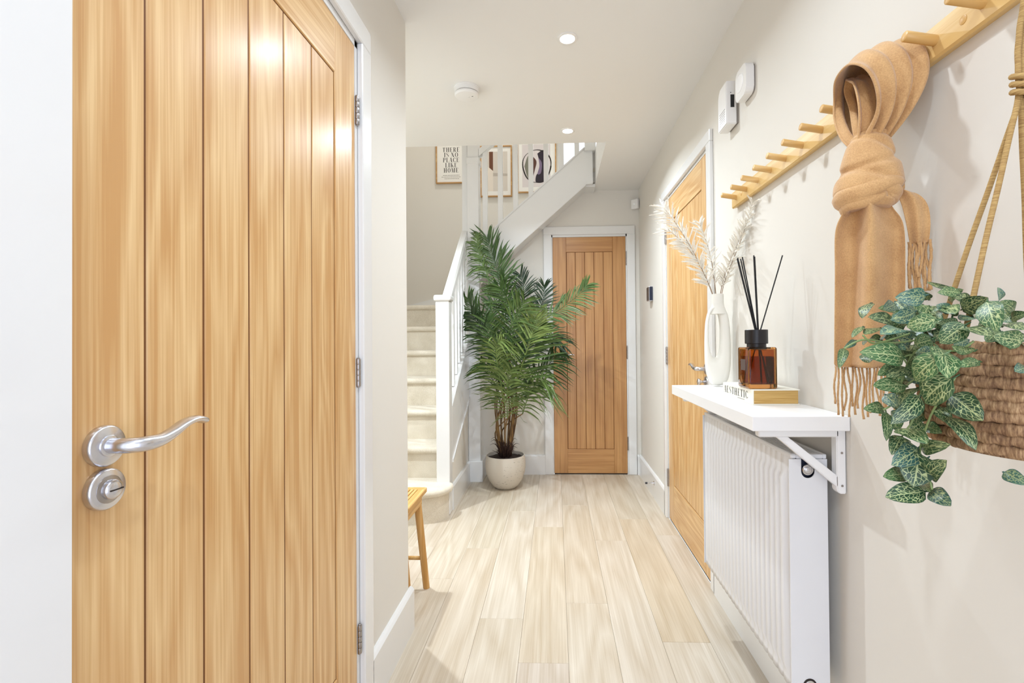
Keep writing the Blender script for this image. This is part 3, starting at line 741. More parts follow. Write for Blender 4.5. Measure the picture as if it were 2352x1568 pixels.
for k in range(n):
    y = RY0+.025+p*k
    pts += [(RX0+.0085, y+p*.08), (RX0+.0015, y+p*.25), (RX0, y+p*.42), (RX0, y+p*.62), (RX0+.0015, y+p*.78), (RX0+.0085, y+p*.95)]
pts += [(RX0+.0052, RY1-.01), (RX0+.012, RY1-.002)]
zs = [(RZ0, .006), (RZ0+.018, .0062), (RZ0+.036, .006), (RZ0+.052, .0), (RZ1-.07, .0), (RZ1-.052, .006), (RZ1-.022, .006), (RZ1-.004, .009), (RZ1, .014)]
rows = []
for z, d in zs:
    rows.append([bm.verts.new((max(x, RX0+d) if 0 < i < len(pts)-1 else x, y, z)) for i, (x, y) in enumerate(pts)])
for a, b in zip(rows, rows[1:]):
    for i in range(len(a)-1): bm.faces.new((a[i], a[i+1], b[i+1], b[i]))
o = obj('front_panel', bm, RADW, rd); md = o.modifiers.new('t', 'SOLIDIFY'); md.thickness = .0015; sharp(o, 40)
obj('rear_panel', B(RX1-.006, RX1, RY0+.004, RY1, RZ0, RZ1-.01), RADW, rd)
# near side panel with a keyhole notch for the vent, far side panel
HX, HZ, HR = .628, .792, .0165
def side(y, notch):
    bm = bmesh.new(); a0, a1 = RX0+.0005, RX1
    if notch:
        arc = [(HX+HR*math.cos(math.radians(180+180*i/16)), HZ+HR*math.sin(math.radians(180+180*i/16))) for i in range(17)]
        poly = [(a0, RZ0), (a0, RZ1-.012), (HX-HR, RZ1-.012)]+arc+[(HX+HR, RZ1-.012), (a1, RZ1-.012), (a1, RZ0)]
        # split into quads each side of the notch so that the face stays clean
        half = arc[:9]; L_ = [(a0, RZ0), (HX, RZ0)]+[arc[8]]+arc[:8][::-1]+[(HX-HR, RZ1-.012), (a0, RZ1-.012)]
        R_ = [(HX, RZ0), (a1, RZ0), (a1, RZ1-.012), (HX+HR, RZ1-.012)]+arc[9:][::-1]+[arc[8]]
        for pl_ in (L_, R_): prism(pl_, 1, y-.0012, y+.0012, bm=bm)
    else: box(bm, a0, a1, y-.0012, y+.0012, RZ0, RZ1-.012)
    return bm
obj('side_panel', side(RY0, True), RADW, rd); obj('side_panel', side(RY1, False), RADW, rd)
obj('vent_recess', B(HX-HR-.004, HX+HR+.004, RY0+.012, RY0+.02, HZ-HR-.004, RZ1-.014), NAVY, rd)
bm = lathe([(.0135, .010), (.0135, -.001), (.0125, -.002), (.0105, -.002), (.0095, -.0006), (.0075, -.0006), (.0072, -.004), (.004, -.005)], (HX, RY0, HZ+.004), axis=1, n=28); sharp(obj('air_vent', bm, CHROME, rd), 40)
obj('vent_key', B(HX-.002, HX+.002, RY0-.0065, RY0-.004, HZ+.002, HZ+.006), STEEL, rd)
bm = lathe([(.0165, -.0014), (.0165, -.0022), (.0125, -.0022), (.0125, -.0014)], (HX-.002, RY0, .262), axis=1, n=28); sharp(obj('plug_ring', bm, DARK, rd), 40)
bm = lathe([(.0122, -.0012), (.0122, -.003), (.009, -.004), (.003, -.0042)], (HX-.002, RY0, .262), axis=1, n=24); sharp(obj('blanking_plug', bm, CHROME, rd), 40)
# top grille: frame and slats
bm = bmesh.new()
box(bm, RX0+.006, RX0+.020, RY0, RY1, RZ1-.012, RZ1, bev=.003); box(bm, RX1-.010, RX1, RY0, RY1, RZ1-.012, RZ1, bev=.002); box(bm, RX0+.019, RX1-.009, RY0, RY0+.020, RZ1-.012, RZ1-.0005, bev=.002); box(bm, RX0+.019, RX1-.009, RY1-.02, RY1, RZ1-.012, RZ1-.0005, bev=.002)
gr = obj('grille', bm, RADW, rd)
for k in range(8): x = RX0+.0255+.0077*k; obj('slat', B(x-.0017, x+.0017, RY0+.019, RY1-.019, RZ1-.011, RZ1-.0012), RADW, gr)
for k in range(13): y = RY0+.07+.048*k; obj('crossbar', B(RX0+.019, RX1-.009, y-.0022, y+.0022, RZ1-.011, RZ1-.0022), RADW, gr)
obj('convector_shade', B(RX0+.022, RX1-.012, RY0+.026, RY1-.026, RZ0+.03, RZ1-.03), DARK, rd)  # solid dark block, coloured to give the shade between the slats
for y in (RY0+.12, RY1-.12): obj('wall_hanger', B(RX1-.001, XR, y-.015, y+.015, .32, .78), RADW, rd)
for y in (RY0+.05,): obj('pipe', tube([(.64, y, RZ0+.01), (.64, y, .0)], .0075, n=12), SATIN, rd, smooth=True)

# ------------------------------------------------------------------ vase with pampas
VX, VY, VZ = .643, 1.935, .937
va = thing('vase', (VX, VY, VZ), 'tall matt white vase with a long hole, at the far end of the shelf', 'vase')
N = 32
def sup(t, a, b, e):
    c, s = math.cos(t), math.sin(t); return a*math.copysign(abs(c)**e, c), b*math.copysign(abs(s)**e, s)
rot = Matrix.Translation((VX, VY, VZ))@Matrix.Rotation(math.radians(-11), 4, 'Z')
bm = bmesh.new(); rings = []
for k in range(N):
    t = 2*PI*k/N
    ox, oz = sup(t, .0515, .160, .66); oz += .160; ox *= 1-.07*oz/.32
    ix, iz = sup(t, .0200, .092, .85); ix -= .013; iz += .209
    cx, cz, hx, hz = (ox+ix)/2, (oz+iz)/2, (ox-ix)/2, (oz-iz)/2
    ring = []
    for j in range(10):
        ph = 2*PI*j/10; c_, s_ = math.cos(ph), math.sin(ph); ce = math.copysign(abs(c_)**.75, c_); se = math.copysign(abs(s_)**.75, s_)
        ring.append(bm.verts.new(rot@Vector((cx+hx*ce, 0.029*se*(1-.15*oz/.32), max(0, cz+hz*ce)))))
    rings.append(ring)
for k in range(N):
    a, b = rings[k], rings[(k+1) % N]
    for j in range(10): bm.faces.new((a[j], a[(j+1) % 10], b[(j+1) % 10], b[j]))
subsurf(obj('body', bm, CERAM, va, smooth=True), 2)
bm = lathe([(.034, .286), (.0295, .304), (.0252, .316), (.0232, .328), (.0228, .362), (.0222, .3655), (.0205, .3655), (.0198, .362), (.0198, .325), (.002, .32)], (VX+.002, VY, VZ), n=36)
sharp(obj('neck', bm, CERAM, va, smooth=True), 60)
def pampas(pts, n, L, label, dens=1):
    L *= 1.12
    t = thing('pampas_stem', pts[0], label, 'dried grass', 'pampas grass stems in the white vase')
    P = crom(pts, 30)
    obj('stem', tube(P, [.0016*(1-.6*i/30) for i in range(31)], n=6), PSTEM, t, smooth=True)
    bm = bmesh.new()
    n = int(n*1.9)
    for k in range(n):
        s = .20+.80*(k+random.random()*.6)/n; i = min(int(s*30), 29); p = P[i].lerp(P[i+1], s*30-i); tg = (P[i+1]-P[i]).normalized()
        a = random.uniform(0, 2*PI); sd = tg.cross(Vector((math.cos(a), math.sin(a), .3))).normalized()
        l = L*(.55+.6*random.random())*(1.05-.55*abs(s-.55))
        spread = .42+.22*random.random()
        d = (tg*(1-spread*.5)+sd*spread).normalized(); q = []
        for m in range(6):
            f = m/5; q.append(p+d*(l*f)+sd*(l*.16*f*f)+Vector((0, 0, -l*.12*f*f)))
        ph = random.uniform(0, 6)
        tube(q, [.0012, .0026, .0031, .0028, .0022, .0006], n=5, bm=bm, rfun=lambda s_, a_: 1+.35*math.sin(7*a_+40*s_+ph))
        # fine bristles that make the spikelet fluffy
        for m in range(20):
            f = random.uniform(.1, .97); b0 = p+d*(l*f)+sd*(l*.16*f*f)+Vector((0, 0, -l*.12*f*f))
            rv = Vector((random.gauss(0, 1), random.gauss(0, 1), random.gauss(0, 1))); e = b0+(d*.75+(rv-d*rv.dot(d)).normalized()*.55)*random.uniform(.008, .015)
            w_v = d.cross(e-b0).normalized()*.0005
            bm.faces.new([bm.verts.new(b0-w_v), bm.verts.new(b0+w_v), bm.verts.new(e)])
    o = obj('plume', bm, PAMPAS, t); return t
pb = Vector((VX+.002, VY, VZ+.34))
pampas([pb+Vector((-.012, 0, 0)), pb+Vector((-.04, -.01, .07)), (.545, 1.90, 1.46), (.475, 1.885, 1.57), (.425, 1.88, 1.635)], 40, .066, 'cream pampas plume leaning furthest left, its tip in front of the wall')
pampas([pb+Vector((-.010, .004, 0)), pb+Vector((-.035, 0, .07)), (.56, 1.91, 1.43), (.505, 1.90, 1.50), (.445, 1.90, 1.555)], 28, .060, 'shorter cream pampas plume low on the left of the vase')
pampas([pb+Vector((-.004, 0, 0)), pb+Vector((-.012, 0, .08)), (.615, 1.92, 1.45), (.592, 1.92, 1.53), (.572, 1.92, 1.585)], 26, .05, 'cream pampas plume standing in the middle of the vase')
pampas([pb+Vector((.010, -.006, 0)), pb+Vector((.018, -.03, .07)), (.678, 1.83, 1.44), (.690, 1.77, 1.52), (.695, 1.71, 1.60)], 34, .048, 'cream pampas plume leaning right, close to the wall')
pampas([pb+Vector((.006, -.004, 0)), pb+Vector((.012, -.02, .06)), (.660, 1.86, 1.40), (.676, 1.81, 1.47), (.688, 1.775, 1.53)], 24, .045, 'shorter cream pampas plume leaning right, lower than its neighbour')

# ------------------------------------------------------------------ lettering with thick and thin strokes
def glyph(ch):
    """list of quads (x,y), width; unit cap height"""
    q = []; t, h = .19, .035
    def r(x0, y0, x1, y1): q.append([(x0, y0), (x1, y0), (x1, y1), (x0, y1)])
    def d(x0, y0, x1, y1, w): q.append([(x0, y0), (x0+w, y0), (x1+w, y1), (x1, y1)])
    def serif(x, y): r(x-.09, y, x+t+.09, y+h) if y < .5 else r(x-.09, y-h, x+t+.09, y)
    def ring(cx, rx, ry, rix, riy, cy=.5, a0=0, a1=360, n=28):
        for k in range(n):
            a, b = math.radians(a0+(a1-a0)*k/n), math.radians(a0+(a1-a0)*(k+1)/n)
            q.append([(cx+rx*math.cos(a), cy+ry*math.sin(a)), (cx+rx*math.cos(b), cy+ry*math.sin(b)), (cx+rix*math.cos(b), cy+riy*math.sin(b)), (cx+rix*math.cos(a), cy+riy*math.sin(a))])
    def tick(x, y0, y1, w=.06): q.append([(x-w*.4, y0), (x, y0), (x, y1), (x-.02, y1)])
    w = .8
    if ch == 'T': r(.02, 1-h, .78, 1); r(.305, 0, .305+t, 1); serif(.305, 0); q.append([(.02, 1), (.02, .78), (.04, .78), (.12, 1)]); q.append([(.78, 1), (.78, .78), (.76, .78), (.68, 1)])
    elif ch == 'H': r(.10, 0, .10+t, 1); r(.62, 0, .62+t, 1); r(.1, .5, .75, .5+h); [serif(x, y) for x in (.1, .62) for y in (0, 1)]; w = .92
    elif ch == 'E': r(.10, 0, .10+t, 1); r(.02, 1-h, .68, 1); r(.02, 0, .70, h); r(.2, .5, .5, .5+h); tick(.68, 1, .76, .1); tick(.70, 0, .25, .1); r(.48, .42, .5, .61); w = .76
    elif ch == 'I': r(.12, 0, .12+t, 1); serif(.12, 0); serif(.12, 1); w = .44
    elif ch == 'L': r(.10, 0, .10+t, 1); serif(.1, 1); r(.02, 0, .68, h); tick(.68, 0, .3, .1); w = .72
    elif ch in 'PR':
        r(.10, 0, .10+t, 1); serif(.1, 0); r(.02, 1-h, .45, 1); r(.2, .48, .45, .48+h); ring(.43, .28, .26, .11, .225, .74, -90, 90, 14); w = .72
        if ch == 'R': d(.58, 0, .36, .49, .17); r(.55, 0, .82, h); w = .82
    elif ch == 'O': ring(.43, .41, .515, .22, .485); w = .88
    elif ch == 'C': ring(.43, .41, .515, .22, .485, .5, 38, 322, 24); r(.735, .66, .755, .98); r(.735, .02, .755, .3); w = .82
    elif ch == 'N': r(.10, 0, .13, 1); r(.74, 0, .77, 1); d(.56, 0, .06, 1, .22); r(.02, 0, .22, h); r(.64, 1-h, .86, 1); w = .9
    elif ch == 'M': r(.10, 0, .13, 1); r(.80, 0, .80+t, 1); d(.42, 0, .10, 1, .18); d(.44, 0, .80, 1, .03); r(.02, 0, .22, h); r(.72, 0, 1.07, h); r(.8, 1-h, 1.07, 1); w = 1.12
    elif ch == 'K': r(.10, 0, .10+t, 1); serif(.1, 0); serif(.1, 1); d(.28, .42, .70, 1, .035); d(.62, 0, .36, .56, .19); r(.55, 0, .88, h); r(.58, 1-h, .84, 1); w = .88
    elif ch == 'A': d(.06, 0, .38, 1, .03); d(.60, 0, .33, 1, .20); r(.2, .32, .62, .32+h); r(-.02, 0, .2, h); r(.54, 0, .86, h); w = .84
    elif ch == 'S':
        pts_ = [(.60, .76, .03), (.56, .90, .03), (.40, .985, .04), (.22, .95, .09), (.13, .80, .13), (.22, .63, .17), (.40, .50, .2), (.56, .37, .17), (.63, .21, .13), (.52, .06, .08), (.34, .015, .04), (.17, .08, .03), (.12, .24, .03)]
        P = cromN(pts_, 30)
        for i in range(30):
            a, b = P[i], P[i+1]; q.append([(a[0]-a[2]/2, a[1]-.012), (b[0]-b[2]/2, b[1]-.012), (b[0]+b[2]/2, b[1]+.012), (a[0]+a[2]/2, a[1]+.012)])
        w = .72
    else: w = .35
    return q, w
def text_mesh(txt, cap, xscale, track, place, align='C'):
    """place(u, v) -> world Vector; u rightwards from anchor, v up"""
    polys = []; x = 0
    for ch in txt:
        q, w_g = glyph(ch)
        for pl_ in q: polys.append([((x+px)*xscale, py) for px, py in pl_])
        x += w_g+track
    wt = (x-track)*xscale; o_ = -wt/2 if align == 'C' else 0
    bm = bmesh.new()
    for pl_ in polys:
        vs = [bm.verts.new(place((px+o_)*cap, py*cap)) for px, py in pl_]
        bm.faces.new(vs)
    return bm

# ------------------------------------------------------------------ book and reed diffuser
bk = thing('book', (.617, 1.503, .937), 'thick cream book lying on the shelf with AESTHETIC on its spine', 'book')
BX0, BX1, BY0, BY1, BZ0, BZ1 = .556, .683, 1.386, 1.622, .9372, .981
obj('cover', B(BX0+.002, BX1+.004, BY0-.003, BY1+.003, BZ0, BZ0+.0032, bev=.0008), COVER, bk)
obj('cover', B(BX0+.002, BX1+.004, BY0-.003, BY1+.003, BZ1-.0032, BZ1, bev=.0008), COVER, bk)
obj('spine', B(BX0, BX0+.0035, BY0-.003, BY1+.003, BZ0, BZ1, bev=.001), COVER, bk)
obj('page_block', B(BX0+.004, BX1, BY0, BY1, BZ0+.0034, BZ1-.0034), PAGES, bk)
pl_sp = lambda u, v: Vector((BX0-.0004, 1.613-u, .9515+v))
obj('lettering', text_mesh('AESTHETIC', .0215, 1.08, .2, pl_sp, 'L'), INK, bk)
bm = bmesh.new()
for k in range(9): box(bm, BX0-.0006, BX0-.0002, 1.492-.006*k, 1.496-.006*k, .9448, .9465)
obj('small_print', bm, INKSOFT, bk)

DX, DY, DZ = .590, 1.437, .981
df = thing('diffuser_bottle', (DX, DY, DZ), 'square amber glass diffuser bottle with a black cap, standing on the cream book', 'bottle')
bx0, bx1, by0, by1 = .5495, .6315, 1.394, 1.477
def shell(bm_, i, z0, z1, bev): return box(bm_, bx0+i, bx1-i, by0+i, by1-i, z0, z1, bev=bev, seg=3)
bm = bmesh.new(); shell(bm, 0, DZ+.0002, DZ+.1195, .006)
inner = bmesh.new(); shell(inner, .006, DZ+.013, DZ+.114, .005)
me_ = bpy.data.meshes.new('t'); bmesh.ops.recalc_face_normals(inner, faces=inner.faces[:]); bmesh.ops.reverse_faces(inner, faces=inner.faces[:]); inner.to_mesh(me_); inner.free()
bmesh.ops.recalc_face_normals(bm, faces=bm.faces[:]); bm.from_mesh(me_); bpy.data.meshes.remove(me_)
mg = bpy.data.meshes.new('glass')
for v in bm.verts: v.co -= Vector((DX, DY, DZ))
for f in bm.faces: f.smooth = False
bm.to_mesh(mg); bm.free(); mg.materials.append(AMBER); og = bpy.data.objects.new('glass', mg); COL.objects.link(og); og.parent = df; sharp(og, 40)
bm = bmesh.new(); shell(bm, .0063, DZ+.0135, DZ+.093, .004); obj('oil', bm, LIQ, df)
bm = lathe([(.0265, .1185), (.0265, .1285), (.0305, .129), (.0315, .130), (.0315, .169), (.0305, .170), (.012, .170), (.0115, .167), (.0115, .14)], (DX, DY, DZ), n=44); sharp(obj('cap', bm, BLACK, df), 35)
obj('label_patch', B(bx0-.0006, bx0-.0001, 1.416, 1.450, DZ+.052, DZ+.084), plain('brown_label', '5A4A42', .6), df)
tips = [(.533, 1.358, -.004), (.538, 1.363, .006), (.545, 1.359, .002), (.554, 1.366, .012), (.579, 1.363, -.008), (.584, 1.369, .004), (.589, 1.366, .010), (.662, 1.366, -.006)]
for i, (x, z, dy) in enumerate(tips):
    x0 = .5845+.0018*i if i < 7 else .6005
    lb = ('leftmost black reed of the bundle leaning left in the amber bottle', 'second black reed from the left in the amber bottle', 'third black reed from the left in the amber bottle',
          'fourth black reed from the left, steepest of those leaning left in the amber bottle', 'left one of the three upright black reeds in the amber bottle', 'tallest, middle one of the three upright black reeds in the amber bottle',
          'right one of the three upright black reeds in the amber bottle', 'single black reed leaning right out of the amber bottle')[i]; g = 'black reeds in the amber diffuser bottle'
    a = Vector((x0+(x0-x)*.62, DY+dy*.3-(dy), DZ+.015)); m = Vector((x0, DY-.004+dy*.2, DZ+.170)); e = Vector((x, DY+dy-.008, z))
    a = m+(m-e)*((m.z-a.z)/(e.z-m.z))
    tag(obj('reed_stick', tube([a, m, e], .0019, n=8), REEDM, None, loc=tuple(a)), lb, 'reed', g)

# palm fronds: rachis points (m), leaflet length, droop, brightness (light and depth shade put into the green); veined leaves: base, tip, width; stems
FRONDS=[
 ([(-0.387, 3.69, 1.063), (-0.413, 3.72, 1.533), (-0.447, 3.73, 1.677), (-0.485, 3.74, 1.785), (-0.525, 3.74, 1.922)],0.19,0.25,0.5),
 ([(-0.448, 3.64, 1.064), (-0.504, 3.64, 1.578), (-0.548, 3.63, 1.703), (-0.584, 3.61, 1.839), (-0.577, 3.59, 1.917)],0.12,0.9,0.6),
 ([(-0.25, 3.64, 0.964), (-0.078, 3.61, 1.268), (0.036, 3.59, 1.354), (0.172, 3.57, 1.454), (0.236, 3.55, 1.525)],0.13,0.35,0.55),
 ([(-0.311, 3.79, 1.061), (-0.274, 3.84, 1.373), (-0.251, 3.87, 1.515), (-0.279, 3.89, 1.652)],0.14,0.3,0.1),
 ([(-0.295, 3.81, 1.095), (-0.156, 3.84, 1.302), (-0.097, 3.87, 1.443), (-0.086, 3.89, 1.568)],0.13,0.35,0.1),
 ([(-0.415, 3.64, 0.965), (-0.532, 3.59, 1.232), (-0.613, 3.55, 1.355), (-0.645, 3.53, 1.438)],0.14,0.3,0.35),
 ([(-0.41, 3.59, 0.902), (-0.496, 3.56, 1.131), (-0.568, 3.53, 1.244), (-0.613, 3.51, 1.317)],0.15,0.5,0.15),
 ([(-0.295, 3.57, 0.806), (-0.191, 3.49, 1.097), (-0.161, 3.47, 1.191), (-0.133, 3.44, 1.331)],0.15,0.3,0.95),
 ([(-0.319, 3.64, 0.635), (-0.277, 3.59, 0.823), (-0.194, 3.54, 1.061), (-0.15, 3.52, 1.176)],0.27,0.35,0.55),
 ([(-0.374, 3.54, 0.648), (-0.409, 3.44, 0.912), (-0.417, 3.39, 1.069), (-0.374, 3.34, 1.13)],0.18,0.7,0.85),
 ([(-0.359, 3.57, 0.547), (-0.356, 3.49, 0.687), (-0.343, 3.43, 0.819), (-0.319, 3.39, 0.914)],0.21,0.55,0.75),
 ([(-0.421, 3.67, 0.631), (-0.463, 3.61, 0.803), (-0.506, 3.57, 0.904), (-0.54, 3.54, 0.945)],0.15,0.5,0.5),
 ([(-0.238, 3.69, 0.728), (-0.137, 3.69, 0.861), (-0.046, 3.64, 0.946), (-0.002, 3.61, 1.013)],0.18,0.5,0.3),
 ([(-0.454, 3.69, 0.997), (-0.489, 3.71, 1.266), (-0.455, 3.72, 1.435), (-0.389, 3.69, 1.6)],0.17,0.4,0.4),
 ([(-0.356, 3.71, 0.995), (-0.32, 3.71, 1.264), (-0.365, 3.67, 1.43), (-0.411, 3.64, 1.527)],0.17,0.4,0.5),
 ([(-0.274, 3.74, 0.926), (-0.172, 3.77, 1.094), (-0.052, 3.79, 1.162), (0.033, 3.79, 1.127)],0.16,0.5,0.2),
 ([(-0.253, 3.64, 0.569), (-0.19, 3.59, 0.738), (-0.122, 3.54, 0.814), (-0.076, 3.49, 0.837)],0.19,0.8,0.7),
 ([(-0.377, 3.59, 0.967), (-0.338, 3.54, 1.194), (-0.268, 3.49, 1.319), (-0.217, 3.44, 1.409)],0.18,0.35,0.6),
 ([(-0.33, 3.59, 0.739), (-0.317, 3.57, 0.935), (-0.276, 3.57, 1.097), (-0.261, 3.59, 1.227)],0.2,0.4,0.3),
 ([(-0.411, 3.59, 0.804), (-0.456, 3.57, 1.033), (-0.483, 3.54, 1.163), (-0.497, 3.53, 1.275)],0.17,0.4,0.45),
]
